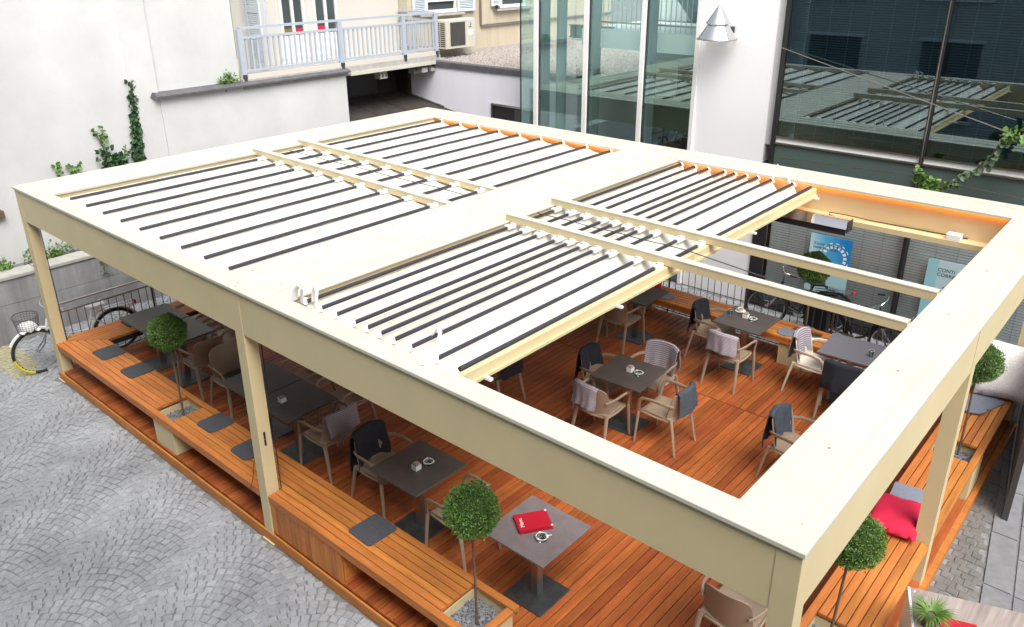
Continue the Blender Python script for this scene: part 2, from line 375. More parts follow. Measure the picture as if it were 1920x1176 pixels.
vis = []
for s_ in sites:
    p = proj((s_[0], s_[1], 0)); ok = p and -.02 < p[0] < 1.02 and -.02 < p[1] < 1.02
    occ = s_[1] > -.1 and s_[0] > -.2
    vis.append(((s_[0] - camP.x) ** 2 + (s_[1] - camP.y) ** 2 + (0 if ok and not occ else 1e4), s_))
vis.sort(key=lambda a: a[0])
for d_, s_ in vis[:290]:
    o = bpy.data.objects.new('cobblestone', vr.choice(variants)); o.location = (s_[0], s_[1], vr.uniform(-.003, .003)); o.rotation_euler = (vr.uniform(-.03, .03), vr.uniform(-.03, .03), s_[2]); link(o, pavement)
rest = [MB() for _ in range(5)]; stain = MB()
for d_, s_ in [(0, q) for q in [a[1] for a in vis[290:]]]:
    vs, fs = cobble_mesh(.0405, .0405, vr.uniform(-.004, .004), .004, vr); c_, s__ = math.cos(s_[2]), math.sin(s_[2])
    st_ = ((s_[0] + 1.25) / .75) ** 2 + ((s_[1] + .28) / .26) ** 2 < 1 + vr.uniform(-.25, .25)
    (stain if st_ else vr.choice(rest)).add([(s_[0] + x * c_ - y * s__, s_[1] + x * s__ + y * c_, z) for x, y, z in vs], fs)
setts = MB()
for lst, hs_ in ((sites2, .061), (sites3, .049)):
    for s_ in lst:
        vs, fs = cobble_mesh(hs_, hs_, vr.uniform(-.004, .004), .006, vr); c_, s__ = math.cos(s_[2]), math.sin(s_[2])
        (setts if lst is sites3 else vr.choice(rest)).add([(s_[0] + x * c_ - y * s__, s_[1] + x * s__ + y * c_, z) for x, y, z in vs], fs)
o = bpy.data.objects.new('paving_setts', setts.mesh('paving_setts', mat('dark_setts', (.19, .185, .175), .8, noise=.45, nscale=5, bump=.5, bscale=50))); link(o, pavement); tag(o, kind='stuff')
for r_ in rest:
    o = bpy.data.objects.new('cobblestones', r_.mesh('cobblestones', COBBLE)); link(o, pavement); tag(o, kind='stuff')

o = bpy.data.objects.new('stained_cobbles', stain.mesh('stained_cobbles', mat('yellow_stained_cobble', (.44, .42, .26), .8, noise=.35, nscale=20, bump=.5, bscale=60))); link(o, pavement); tag(o, kind='stuff')

# granite slab strip and smooth paving to the right of the deck
kp = []
def skew(y): return 11.26 - .137 * (y - 3.67)
for i in range(14):
    y0 = -3 + i * .9
    m_ = MB().prism([(skew(y0) + .01, y0 + .008), (skew(y0) + .25, y0 + .008), (skew(y0 + .9) + .25, y0 + .892), (skew(y0 + .9) + .01, y0 + .892)], -.02, .012)
    o = bpy.data.objects.new('granite_slab', m_.mesh('granite_slab', SLAB)); link(o, pavement)
for i in range(20):
    for j in range(9):
        y0 = -3 + i * .6; x0 = skew(y0) + .27 + j * .42; x1 = skew(y0 + .6) + .27 + j * .42; dz = vr.uniform(-.002, .002)
        m_ = MB().prism([(x0 + .006, y0 + .006), (x0 + .414, y0 + .006), (x1 + .414, y0 + .594), (x1 + .006, y0 + .594)], -.02, .006 + dz)
        o = bpy.data.objects.new('paving_slab', m_.mesh('paving_slab', SLAB)); link(o, pavement)

# ================================================================= DECK AND BENCHES
deck = thing('wooden_deck', 'brown hardwood deck platform standing on the cobbles under the pergola', 'deck', (5.38, 3.74, 0))
part('joist_frame', MB().box(.02, XW - .02, .03, YD - .03, 0, .128), BLACK, deck)
pw, pg = .0875, .0085
npl = int((XW - .01) / (pw + pg)) + 1
rA = MB().cbox(-(5.39) / 2, 5.39 / 2, -pw / 2, pw / 2, -.03, 0, .003).mesh('plank', DECK)
rB = MB().cbox(-(2.05) / 2, 2.05 / 2, -pw / 2, pw / 2, -.03, 0, .003).mesh('plank', DECK)
for i in range(npl):
    x = .005 + (pw + pg) * (i + .5)
    if x > XW: break
    inst('plank', rA, deck, (x, -.005 + 2.695 + .02, .16 + random.uniform(-.0012, .0012)), (0, 0, PI / 2))
    inst('plank', rB, deck, (x, 5.415 + 1.03, .16 + random.uniform(-.0012, .0012)), (0, 0, PI / 2))
for (x0, x1, y0, y1) in ((.0, XW, -.012, .012), (XW - .01, XW + .05, .014, YD), (-.02, .004, .014, YD), (0, XW, YD - .012, YD + .012)):
    part('fascia_board', MB().cbox(x0, x1, y0, y1, .0, .125, .003), BENCH, deck)

def board(name, poly, z0, z1, root, m=BENCH):
    o = bpy.data.objects.new(name, MB().prism(poly, z0, z1).mesh(name, m, WL(root))); return link(o, root)
def bboard(root, long_axis, a0, a1, b0, b1, z0=.575, z1=.61):
    """board whose grain runs along its length: local x = length"""
    L = a1 - a0
    me = MB().cbox(-L / 2, L / 2, -(b1 - b0) / 2, (b1 - b0) / 2, z0 - z1, 0, .004).mesh('plank', BENCH)
    if long_axis == 'x': return inst('plank', me, root, ((a0 + a1) / 2, (b0 + b1) / 2, z1 + random.uniform(-.001, .001)))
    return inst('plank', me, root, ((b0 + b1) / 2, (a0 + a1) / 2, z1 + random.uniform(-.001, .001)), (0, 0, PI / 2))
def mitre(root, a0, a1, b0, b1, along, s0):
    """mitred board at the left corner; along x (front) or y (left)"""
    L0 = b0; poly = [(b0 + .003, b0), (a1, b0), (a1, b1), (b1 + .003, b1)]
    if along == 'y': poly = [(b0, b0 + .003), (b0, a1), (b1, a1), (b1, b1 + .003)]
    cx = sum(p[0] for p in poly) / 4; cy = sum(p[1] for p in poly) / 4
    if along == 'x':
        me = MB().prism([(x - cx, y - cy) for x, y in poly], -.035, 0).mesh('plank', BENCH); inst('plank', me, root, (cx, cy, .61))
    else:
        me = MB().prism([((y - cy), -(x - cx)) for x, y in poly], -.035, 0).mesh('plank', BENCH); inst('plank', me, root, (cx, cy, .61), (0, 0, PI / 2))
bw = .0785
# front bench
fb = thing('slatted_bench', 'long slatted wooden bench along the cobbled front with slatted locker and two planter openings', 'bench', (4.2, .28, 0), group='benches round the deck')
for j in range(7):
    y0, y1 = j * bw + .004, (j + 1) * bw - .004
    edge = j in (0, 6)
    if j == 0:
        mitre(fb, 0, 5.275, y0, y1, 'x', 0); bboard(fb, 'x', 5.436, 8.36, y0, y1)
    elif j == 6:
        mitre(fb, 0, 8.36, y0, y1, 'x', 0)
    else:
        mitre(fb, 0, 2.905, y0, y1, 'x', 0)
        if y1 < .2: bboard(fb, 'x', 3.325, 5.275, y0, y1); bboard(fb, 'x', 5.436, 7.885, y0, y1)
        else: bboard(fb, 'x', 3.325, 7.885, y0, y1)
bboard(fb, 'y', .084, 6 * bw - .001, 8.285, 8.36)
# under-bench rails, supports and locker
fas = [(.02, 5.27, .004, .026), (5.44, 8.36, .004, .026)]
for a in fas: part('apron', MB().box(a[0], a[1], a[2], a[3], .52, .573), BENCH, fb)
part('apron', MB().box(.5, 8.36, .52, .545, .52, .573), BENCH, fb)
for x in (1.4, 2.3, 4.3, 7.2): part('crosspiece', MB().box(x, x + .05, .028, .518, .50, .57), IVORY, fb)
part('support_leg', MB().box(2.2, 2.25, .30, .40, .16, .50), IVORY, fb)
part('support_leg', MB().box(4.3, 4.35, .30, .40, .16, .50), IVORY, fb)
sl = MB().cbox(-.2, .2, -.0385, .0385, -.018, 0, .003).mesh('slat', BENCH)
part('locker_box', MB().box(5.45, 6.60, .036, .5, .162, .52), BENCH, fb)
for k in range(14):
    x = 5.475 + k * .083
    inst('slat', sl, fb, (x + .0, .012, .348), (PI / 2, PI / 2, 0))
# left bench
lb = thing('slatted_bench', 'slatted wooden bench mitred to the front bench and running back along the left railing', 'bench', (.28, 3.7, 0), group='benches round the deck')
for j in range(7):
    x0, x1 = j * bw + .004, (j + 1) * bw - .004
    mitre(lb, 0, 6.86, x0, x1, 'y', 0)
part('apron', MB().box(.52, .545, .56, 6.86, .50, .573), BLACK, lb)
for y in (1.2, 2.8, 4.4, 6.0): part('support_leg', MB().box(.24, .30, y, y + .06, .16, .572), IVORY, lb)
# right bench
rb = thing('slatted_bench', 'slatted wooden bench with cushions along the right edge of the deck', 'bench', (10.5, 4.4, 0), group='benches round the deck')
X0 = 10.765 - 7 * bw
for j in range(7):
    x0, x1 = X0 + j * bw + .004, X0 + (j + 1) * bw - .004
    if j == 0: bboard(rb, 'y', 1.65, 7.1, x0, x1)
    elif j == 6: bboard(rb, 'y', 1.65, 3.60, x0, x1); bboard(rb, 'y', 3.755, 7.1, x0, x1)
    else: bboard(rb, 'y', 2.135, 5.285, x0, x1) if j < 5 else (bboard(rb, 'y', 2.135, 3.60, x0, x1), bboard(rb, 'y', 3.755, 5.285, x0, x1)); bboard(rb, 'y', 5.665, 7.1, x0, x1)
bboard(rb, 'x', X0 + bw + .002, X0 + 6 * bw - .002, 1.65, 1.72)
part('apron', MB().box(10.73, 10.755, 1.65, 3.6, .53, .573), BENCH, rb); part('apron', MB().box(10.73, 10.755, 3.755, 7.1, .53, .573), BENCH, rb)
part('apron', MB().box(X0 + .02, X0 + .045, 1.65, 7.1, .53, .573), BENCH, rb)
for y in (2.9, 4.5, 6.4): part('support_leg', MB().box(10.42, 10.48, y, y + .06, .16, .572), IVORY, rb)
# back bench
bb = thing('slatted_bench', 'slatted wooden bench along the back railing facing the bank windows', 'bench', (5.4, 7.2, 0), group='benches round the deck')
Y0 = 6.9
for j in range(7):
    y0, y1 = Y0 + j * bw + .004, Y0 + (j + 1) * bw - .004
    if j in (0, 6): bboard(bb, 'x', .56, 10.2, y0, y1)
    else: bboard(bb, 'x', .56, 7.855, y0, y1); bboard(bb, 'x', 8.275, 10.2, y0, y1)
part('apron', MB().box(.56, 10.2, Y0 + .01, Y0 + .035, .50, .573), BENCH, bb)
for x in (1.5, 3.0, 5.35, 9.5): part('support_leg', MB().box(x, x + .06, 7.1, 7.2, .16, .572), IVORY, bb)

# planter boxes with gravel; each holds a clipped ball tree
def planter(x0, x1, y0, y1, label, top=.545, gz=.47):
    t = thing('planter_box', label, 'planter', ((x0 + x1) / 2, (y0 + y1) / 2, .16), group='planters set into the benches')
    w = .014; m = MB()
    for a in ((x0, x1, y0, y0 + w), (x0, x1, y1 - w, y1), (x0, x0 + w, y0 + w, y1 - w), (x1 - w, x1, y0 + w, y1 - w)): m.box(*a, .162, top)
    m.box(x0 + w, x1 - w, y0 + w, y1 - w, .162, gz - .05)
    part('planter_wall', m, IVORY, t)
    b = MB(); rnd = random.Random(int(x0 * 100))
    for i in range(520):
        px, py = rnd.uniform(x0 + .02, x1 - .02), rnd.uniform(y0 + .02, y1 - .02); s = rnd.uniform(.006, .014); a = rnd.uniform(0, PI)
        c_, s_ = math.cos(a), math.sin(a); z = gz + rnd.uniform(-.03, .008); h = s * rnd.uniform(.5, .9)
        q = [(px + (u * c_ - v * s_) * s, py + (u * s_ + v * c_) * s) for u, v in ((-1, -.6), (.8, -.7), (1, .5), (-.7, .8))]
        b.add([(x, y, z - .02) for x, y in q] + [(px + (x - px) * .6, py + (y - py) * .6, z + h) for x, y in q], [(4, 5, 6, 7)] + [(i_, (i_ + 1) % 4, 4 + (i_ + 1) % 4, 4 + i_) for i_ in range(4)])
    b.box(x0 + w + .001, x1 - w - .001, y0 + w + .001, y1 - w - .001, gz - .03, gz - .012)
    part('gravel', b, GRAVEL, t, kind='stuff')
planter(2.89, 3.37, .03, .512, 'ivory planter box of gravel under the front bench, its front face seen beneath the seat')
planter(7.87, 8.31, .05, .512, 'ivory planter box of gravel closing the end of the front bench')
planter(X0 + .05, 10.725, 1.68, 2.16, 'ivory planter box of gravel at the near end of the right bench')
planter(X0 + .05, 10.752, 5.24, 5.72, 'ivory planter box of gravel half way along the right bench past the post')
planter(7.81, 8.32, 6.935, 7.44, 'ivory planter box set in the back bench behind the pale chair')

# clipped ball trees
def crown_mesh(R, seed):
    rnd = random.Random(seed); m = MB()
    for i in range(6500):
        z = rnd.uniform(-1, 1); t = rnd.uniform(0, 2 * PI); q = math.sqrt(1 - z * z); d = Vector((q * math.cos(t), q * math.sin(t), z))
        bump = 1 + .07 * math.sin(5 * d.x + seed) * math.sin(6 * d.y + 2) + .04 * math.sin(9 * d.z + 3 * d.x)
        r = R * bump * (1 - .22 * rnd.random() ** 2) * (rnd.uniform(1.02, 1.13) if rnd.random() < .07 else 1); p = d * r
        s = rnd.uniform(.0075, .0135); dr = (d * .9 + Vector((rnd.gauss(0, .6), rnd.gauss(0, .6), rnd.gauss(.15, .6)))).normalized()
        a = dr.cross(Vector((rnd.gauss(0, 1), rnd.gauss(0, 1), rnd.gauss(0, 1)))).normalized(); n_ = dr.cross(a) * .25
        m.add([p - dr * s * .5, p + a * s * .55 + n_ * s, p + dr * s * 1.5, p - a * s * .55 + n_ * s], [(0, 1, 2), (0, 2, 3)])
    return m
crownM = [crown_mesh(.215, k).mesh('crown', LEAF) for k in (1, 2)]
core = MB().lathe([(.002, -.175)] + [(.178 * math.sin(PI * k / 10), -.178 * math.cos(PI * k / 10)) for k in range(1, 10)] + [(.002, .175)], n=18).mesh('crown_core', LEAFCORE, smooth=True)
def ball_tree(x, y, zb, label, i, lean=0.0, zc=1.635):
    t = thing('ball_tree', label, 'topiary tree', (x, y, zb), group='clipped ball trees in the bench planters')
    m = MB().tube([(x - lean, y, zb - .06), (x - lean * .6 + .006, y, zb + .35), (x - lean * .25 - .004, y + .004, zb + .7), (x, y, zc - .1)], [.014, .012, .011, .01], 8)
    part('trunk', m, BARK, t, True)
    c = inst('crown', crownM[i % 2], t, (x, y, zc), (.2 * math.sin(i * 2.1), .2 * math.cos(i * 1.7), i * 1.3)); c.scale = (1 + .05 * math.sin(i * 3), 1 - .04 * math.cos(i * 2), 1.02 + .04 * math.sin(i * 5)); inst('crown_core', core, c, (x, y, zc))
    c.children[0].location = (0, 0, 0)
ball_tree(3.14, .29, .5, 'clipped ball tree growing from the front bench planter at the left', 0, -.03)
ball_tree(8.10, .27, .5, 'bright clipped ball tree at the end of the front bench by the red menu table', 1, -.02)
ball_tree(10.52, 1.90, .5, 'clipped ball tree beside the red cushion, partly behind the near roof beam', 2, .06)
ball_tree(10.52, 5.62, .5, 'clipped ball tree beside the woolly white pillow on the right bench', 3)
ball_tree(8.06, 7.2, .5, 'clipped ball tree standing in front of the blue bank poster', 4)

# ================================================================= PERGOLA
pg_ = thing('pergola', 'large ivory steel pergola with broad flat roof frame over the terrace', 'pergola', (5.38, 3.745, 0))
BZ = 2.435
def posts(x0, x1, y0, y1, label=None, foot=True):
    t = part('post', MB().cbox(x0, x1, y0, y1, 0, 2.868, .002), IVORY, pg_)
    if foot: part('foot_plate', MB().box(x0 - .03, x1 + .03, y0 - .03, y1 + .03, 0, .012), IVORY, t)
    return t
PW = .14
posts(0, PW, .0, .14); mp = posts(5.285, 5.425, .0, .14); posts(XW - PW, XW, 0, .14)
posts(0, PW, YD - .14, YD); posts(5.285, 5.425, YD - .14, YD); posts(XW - PW, XW, YD - .14, YD)
posts(XW - PW, XW, 3.607, 3.747)
part('strap_slot', MB().box(5.425, 5.4265, .055, .078, 1.18, 1.34), BLACK, mp)
part('bolt', MB().lathe([(.008, 0), (.008, .006)], (5.428, .066, 1.26), 8), CHROME, mp)
part('drain_cable', MB().tube([(.15, .145, 2.43), (.15, .15, 1.2), (.15, .147, .62)], .006, 6), BLACK, pg_)
part('drain_cable', MB().tube([(5.44, .16, 2.43), (5.44, .16, .62)], .005, 6), BLACK, pg_)
part('loose_wire', MB().tube([(5.28, -.012, .95), (5.22, -.02, .72), (5.15, -.018, .6), (5.05, -.02, .48), (5.2, .1, .3), (5.27, .05, .24)], .004, 5), BLACK, pg_)
# fascia panels between the posts
for x0, x1 in ((PW, 5.285), (5.425, XW - PW)):
    part('fascia_panel', MB().box(x0 + .002, x1 - .002, .004, .17, BZ, 2.868), IVORY, pg_)
    part('fascia_panel', MB().box(x0 + .002, x1 - .002, YD - .17, YD - .004, BZ, 2.868), IVORY, pg_)
part('fascia_panel', MB().box(.004, .20, .142, YD - .142, BZ, 2.868), IVORY, pg_)
part('fascia_panel', MB().box(XW - .20, XW - .004, .142, 3.603, BZ, 2.868), IVORY, pg_)
part('fascia_panel', MB().box(XW - .20, XW - .004, 3.749, YD - .142, BZ, 2.868), IVORY, pg_)
# inner gutters under the top sheets
part('gutter_box', MB().box(.21, .775, .175, YD - .175, 2.55, 2.866), IVORY, pg_)
part('gutter_box', MB().box(10.33, 10.555, .175, YD - .175, 2.55, 2.866), IVORY, pg_)
part('spine_beam', MB().box(5.0, 5.96, .175, YD - .175, 2.50, 2.866), IVORY, pg_)
for x0, x1 in ((.78, 4.995), (5.965, 10.325)):
    part('rear_gutter', MB().box(x0, x1, 6.985, YD - .175, 2.50, 2.866), IVORY, pg_)
    part('rear_ledge', MB().box(x0, x1, 6.80, 6.984, 2.455, 2.525), IVORY, pg_)
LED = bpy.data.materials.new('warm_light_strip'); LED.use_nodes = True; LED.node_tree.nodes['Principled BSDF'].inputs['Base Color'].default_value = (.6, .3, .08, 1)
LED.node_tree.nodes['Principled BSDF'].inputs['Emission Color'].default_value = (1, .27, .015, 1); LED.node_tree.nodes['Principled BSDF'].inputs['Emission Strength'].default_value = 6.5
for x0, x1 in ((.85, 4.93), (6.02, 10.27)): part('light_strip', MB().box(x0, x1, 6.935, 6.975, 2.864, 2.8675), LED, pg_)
# top sheets, butted
def sheet(poly_box, z1=2.9, z0=2.87, m=IVORY_TOP):
    return part('top_sheet', MB().cbox(*poly_box, z0, z1, .004), m, pg_)
sheet((-.015, XW + .015, -.018, .184)); sheet((-.015, XW + .015, 6.9, YD + .015))
sheet((-.015, .793, .186, 6.898)); sheet((10.31, XW + .015, .186, 6.898))
sheet((4.983, 5.745, .186, 6.898)); sheet((5.747, 5.978, .186, 6.898), 2.888)
part('sheet_rib', MB().box(10.66, 10.672, .2, 6.89, 2.898, 2.906), IVORY_TOP, pg_)
part('sheet_rib', MB().box(.0, XW, 7.30, 7.312, 2.898, 2.906), IVORY_TOP, pg_)
part('sheet_rib', MB().box(.0, XW, 7.10, 7.108, 2.898, 2.904), IVORY_TOP, pg_)
sc = MB().lathe([(.009, 0), (.009, .003), (.004, .005)], n=8).mesh('screw_head', STEEL)
for x, y in [(5.12, .35), (5.0 + .12, 1.25), (5.12, 2.15), (5.12, 3.05), (5.12, 3.95), (5.12, 4.85), (5.12, 5.75), (5.12, 6.6), (5.62, .35), (5.62, 2.15), (5.62, 3.95), (5.62, 5.75),
             (10.5, 1.0), (10.5, 2.3), (10.5, 3.6), (10.5, 4.9), (5.3, .09), (5.36, .03), (7.8, .1), (10.4, 7.2), (6.2, 7.2), (5.7, 7.25), (2.0, 7.2), (.4, 4.0), (.3, 2.0)]:
    inst('screw_head', sc, pg_, (x, y, 2.9))
# twin rails across each bay
def rail(x0, z0, x1, z1, y0, y1, h=.085):
    m = MB(); vs = []
    for x, z in ((x0, z0), (x1, z1)):
        vs += [(x, y0, z - h), (x, y1, z - h), (x, y1, z), (x, y0, z)]
    m.add(vs, [(0, 3, 2, 1), (4, 5, 6, 7), (0, 1, 5, 4), (1, 2, 6, 5), (2, 3, 7, 6), (3, 0, 4, 7)])
    part('roof_rail', m, IVORY, pg_)
    m2 = MB(); vs = []
    for x, z in ((x0, z0 + .004), (x1, z1 + .004)):
        vs += [(x, y0 - .004, z - .012), (x, y1 + .004, z - .012), (x, y1 + .004, z), (x, y0 - .004, z)]
    m2.add(vs, [(0, 3, 2, 1), (4, 5, 6, 7), (0, 1, 5, 4), (1, 2, 6, 5), (2, 3, 7, 6), (3, 0, 4, 7)])
    part('rail_cap', m2, IVORY_TOP, pg_)
for y0 in (3.14, 3.97):
    rail(.72, 2.952, 4.981, 2.90, y0, y0 + .085); rail(5.93, 2.962, 10.308, 2.925, y0, y0 + .085)

# retractable canopies
def canopy(xs, xa, xb, label, straps, valance=None):
    t = thing('retractable_canopy', label, 'canopy', ((xa + xb) / 2, 3.55, 2.86), group='fabric canopies of the pergola roof')
    ya, yb = .20, 6.89; zt = 2.835
    prof = []; full = sorted(xs)
    ext = ([xa] if full[0] - xa > .1 else []) + full
    for k in range(len(ext) - 1):
        a, b = ext[k], ext[k + 1]; sag = .05 if b - a > .35 else .14
        for q in range(8):
            u = q / 8; prof.append((a + (b - a) * u, zt - sag * (1 - (2 * u - 1) ** 2) - (.012 if b - a < .35 else 0)))
    prof.append((ext[-1], zt))
    if not valance: prof += [(ext[-1] + .06, zt - .012), (xb, zt - .01)]
    if valance: prof += [(ext[-1] + .012, zt - .05)]
    n = len(prof) - 1; rnd = random.Random(5)
    m = MB(); NY = 28
    wob = [[rnd.gauss(0, .003) for _ in range(NY + 1)] for _ in range(n + 1)]
    def fn(u, v):
        i = min(int(round(u * n)), n); j = min(int(round(v * NY)), NY); x, z = prof[i]; return (x, ya + (yb - ya) * v, z + wob[i][j])
    m.grid(fn, n, NY); part('fabric', m, FABRIC, t, True)
    tb = []
    for x in full:
        for (a, b) in ((.30, 3.00), (3.31, 3.84), (4.14, 6.84)):
            part('batten', MB().tube([(x, a, 2.856), (x, b, 2.856)], .019, 10), TUBE, t, True)
        for a in (3.005, 3.845):
            c = part('clip', MB().cbox(x - .035, x + .035, a, a + .125, 2.842, 2.888, .008), WHITE, t)
            part('clip_pin', MB().box(x - .012, x + .012, a + .04, a + .07, 2.888, 2.894), STEEL, c)
    for (x, y, s) in straps:
        pts = [(x, y, 2.87), (x + .005 * s, y - .02, 2.885), (x + .03 * s, y - .05, 2.892), (x + .06 * s, y - .07, 2.88), (x + .08 * s, y - .075, 2.855)]
        part('strap_hoop', MB().tube(pts, .010, 8, flat=(1.9, .5)), WHITE, t, True)
    part('pull_cord', MB().tube([(full[0] - .05, 3.60, 2.885)] + [(x, 3.60 + .012 * math.sin(x * 9), 2.884) for x in full] + ([(full[-1] + .9, 3.62, 2.80)] if valance else []), .006, 6), DARKSTEEL, t)
    if valance:
        x = full[-1]
        v = part('front_bar', MB().cbox(x + .025, x + .075, .22, 6.86, 2.74, 2.85, .006), IVORY, t)
        part('bar_lip', MB().box(x + .076, x + .10, .22, 6.86, 2.74, 2.765), IVORY, v)
        for y in (.45, 2.2, 4.9, 6.7): part('runner', MB().box(x + .101, x + .17, y, y + .035, 2.745, 2.765), WHITE, v)
    return t
xsL = [1.04 + .469 * i for i in range(9)]
xsR = [6.06, 6.28, 6.49, 6.74, 6.90, 7.07, 7.24, 7.44, 7.74, 7.99]
canopy(xsL, .80, 4.975, 'white fabric canopy stretched fully closed with evenly spaced black battens', [(x, 6.88, 1) for x in xsL])
canopy(xsR, 6.0, 7.99, 'white fabric canopy drawn half open with bunched black battens', [(x - .02, .34, .9) for x in xsR[:-1]] + [(x, 6.84, 1) for x in xsR[:-1]], True)
tall = thing('roof_strap', 'tall bent white strap standing up at the corner of the half open canopy', 'strap', (6.02, .30, 2.86))
part('band', MB().tube([(5.98, .24, 2.87), (5.99, .25, 2.97), (6.03, .27, 3.01), (6.07, .27, 2.98), (6.075, .25, 2.87)], .018, 8, flat=(1.8, .3)), WHITE, tall, True)
part('band', MB().tube([(6.09, .36, 2.85), (6.10, .37, 2.96), (6.13, .37, 3.02), (6.19, .34, 2.99), (6.24, .28, 2.86)], .018, 8, flat=(1.3, .3)), WHITE, tall, True)
tl2 = thing('roof_strap', 'long loose white strap arching up beside the last battens of the half open canopy', 'strap', (7.6, .4, 2.86))
part('band', MB().tube([(7.44, .55, 2.87), (7.50, .56, 2.96), (7.58, .50, 2.95), (7.66, .38, 2.89), (7.74, .30, 2.86)], .018, 8, flat=(1.3, .3)), WHITE, tl2, True)
tl3 = thing('roof_strap', 'two loose white straps poking up over the rear frame of the half open canopy', 'strap', (7.4, 6.86, 2.86))
part('band', MB().tube([(7.42, 6.84, 2.84), (7.47, 6.90, 2.93), (7.46, 6.95, 3.06)], .01, 6, flat=(1.4, .5)), WHITE, tl3, True)
part('band', MB().tube([(7.74, 6.80, 2.84), (7.68, 6.85, 2.90), (7.60, 6.93, 3.03)], .01, 6, flat=(1.4, .5)), WHITE, tl3, True)

# heater and junction box on the rear ledge
ht = thing('patio_heater', 'long silver and black infrared heater hanging under the rear roof beam', 'heater', (8.1, 6.6, 2.52))
part('housing', MB().grid(lambda u, v: (7.62 + 1.0 * u, 6.70 - .17 * v + .03 * math.sin(v * PI), 2.56 + .03 * math.sin(v * PI) - .08 * v * v), 2, 8, .006), CHROME, ht, True)
part('reflector', MB().box(7.63, 8.60, 6.56, 6.60, 2.41, 2.475).box(7.62, 8.61, 6.545, 6.558, 2.40, 2.48), BLACK, ht)
for x in (7.605, 8.622): part('end_cap', MB().prism([(x, 6.54), (x + .014, 6.54), (x + .014, 6.71), (x, 6.71)], 2.44, 2.585), BLACK, ht)
for x in (7.85, 8.25): part('bracket', MB().box(x, x + .03, 6.68, 6.80, 2.50, 2.535), STEEL, ht)
solo('power_cable', MB().tube([(8.60, 6.66, 2.50), (8.50, 6.74, 2.535), (8.30, 6.78, 2.56), (8.28, 6.84, 2.57), (8.45, 6.90, 2.56), (8.75, 6.93, 2.54), (9.2, 6.96, 2.533), (9.9, 6.97, 2.535)], .007, 6), BLACK, 'black cable looping from the heater along the rear beam', 'cable', loc=(8.6, 6.8, 2.5))
jb = thing('junction_box', 'small white junction box at the far end of the cable on the rear beam', 'box', (9.75, 6.86, 2.526))
part('casing', MB().cbox(9.69, 9.85, 6.82, 6.925, 2.526, 2.60, .008), WHITE, jb); part('lid', MB().box(9.70, 9.84, 6.815, 6.8195, 2.535, 2.59), WHITE, jb)

# ================================================================= RAILINGS
bal = MB().tube([(0, 0, 0), (0, 0, .82)], .006, 6).mesh('baluster', DARKSTEEL)
def railing(axis, a0, a1, c, label, gap=.115, hand=None):
    t = thing('terrace_railing', label, 'railing', (a0, c, 0) if axis == 'x' else (c, a0, 0), group='railings round the terrace')
    P = (lambda a, d=0: (a, c + d)) if axis == 'x' else (lambda a, d=0: (c + d, a))
    part('top_rail', MB().tube([(*P(a0), .985), (*P(a1), .985)], .013, 8), STEEL, t)
    part('bottom_rail', MB().tube([(*P(a0), .16), (*P(a1), .16)], .009, 6), DARKSTEEL, t)
    if hand is not None:
        part('handrail', MB().tube([(*P(a0 - .03, hand), 1.07), (*P(a1, hand), 1.07)], .017, 10), CHROME, t, True)
    n = int((a1 - a0) / gap)
    for i in range(n + 1): inst('baluster', bal, t, (*P(a0 + .02 + i * gap), .16))
    k = 0; a = a0 + .02
    while a < a1:
        p = part('post', MB().tube([(*P(a), 0), (*P(a), 1.06)], .016, 8), DARKSTEEL, t, True)
        if hand is not None: part('arm', MB().tube([(*P(a), 1.03), (*P(a, hand), 1.07)], .008, 6), DARKSTEEL, p)
        a += 1.35
railing('y', .17, 7.3, -.035, 'steel railing with a bright handrail along the left edge beside the white bicycle', hand=-.10)
railing('x', .2, 10.6, 7.53, 'dark steel railing behind the rear bench in front of the bank windows')

# ================================================================= BUILDINGS
# --- white plaster building on the left with planted retaining wall
wb = thing('white_building', 'tall plain white plastered building on the left edge of the courtyard', 'building', (-3, 0, 0))
part('wall', MB().prism([(-2.40, -9), (-2.40, 2.80), (-2.02, 3.12), (-6, 3.12), (-6, -9)], .6, 7.5), PLASTER, wb)
wt = thing('terrace_wall', 'white plastered wall with a dark slate string course below the balcony', 'wall', (-2.5, 5, 0))
part('lower_wall', MB().box(-2.9, -2.0, 3.122, 7.1, 0, 3.44), PLASTER, wt)
part('upper_wall', MB().box(-6, -2.07, 3.122, 4.72, 3.53, 7.5), PLASTER, wt)
part('slate_coping', MB().add([(-2.9, 3.02, 3.442), (-1.90, 3.02, 3.442), (-1.90, 7.16, 3.442), (-2.9, 7.16, 3.442), (-2.9, 3.05, 3.535), (-2.0, 3.05, 3.525), (-2.0, 7.14, 3.525), (-2.9, 7.14, 3.535), (-1.90, 3.02, 3.475), (-1.90, 7.16, 3.475)],
     [(0, 3, 2, 1), (4, 5, 6, 7), (0, 1, 8, 5, 4), (2, 3, 7, 6, 9), (1, 2, 9, 8), (8, 9, 6, 5), (3, 0, 4, 7)]), SLATE, wt)
rw = thing('retaining_wall', 'low weathered concrete retaining wall with plants growing along its top', 'wall', (-2.0, 0, 0))
for i, (a, b) in enumerate(((-9, -4.1), (-4.09, -1.6), (-1.59, .58), (.59, 3.11))):
    part('concrete_panel', MB().box(-2.36, -1.85, a, b, -.02, .62).box(-2.36, -1.853, a, b, .628, 1.03), CONCRETE, rw)
    part('capping_stone', MB().cbox(-2.18, -1.83, a + .002, b - .002, 1.032, 1.085, .006), CAPSTONE, rw)
part('planting_soil', MB().box(-2.395, -2.182, -9, 2.79, 1.032, 1.06), JOINT, rw)

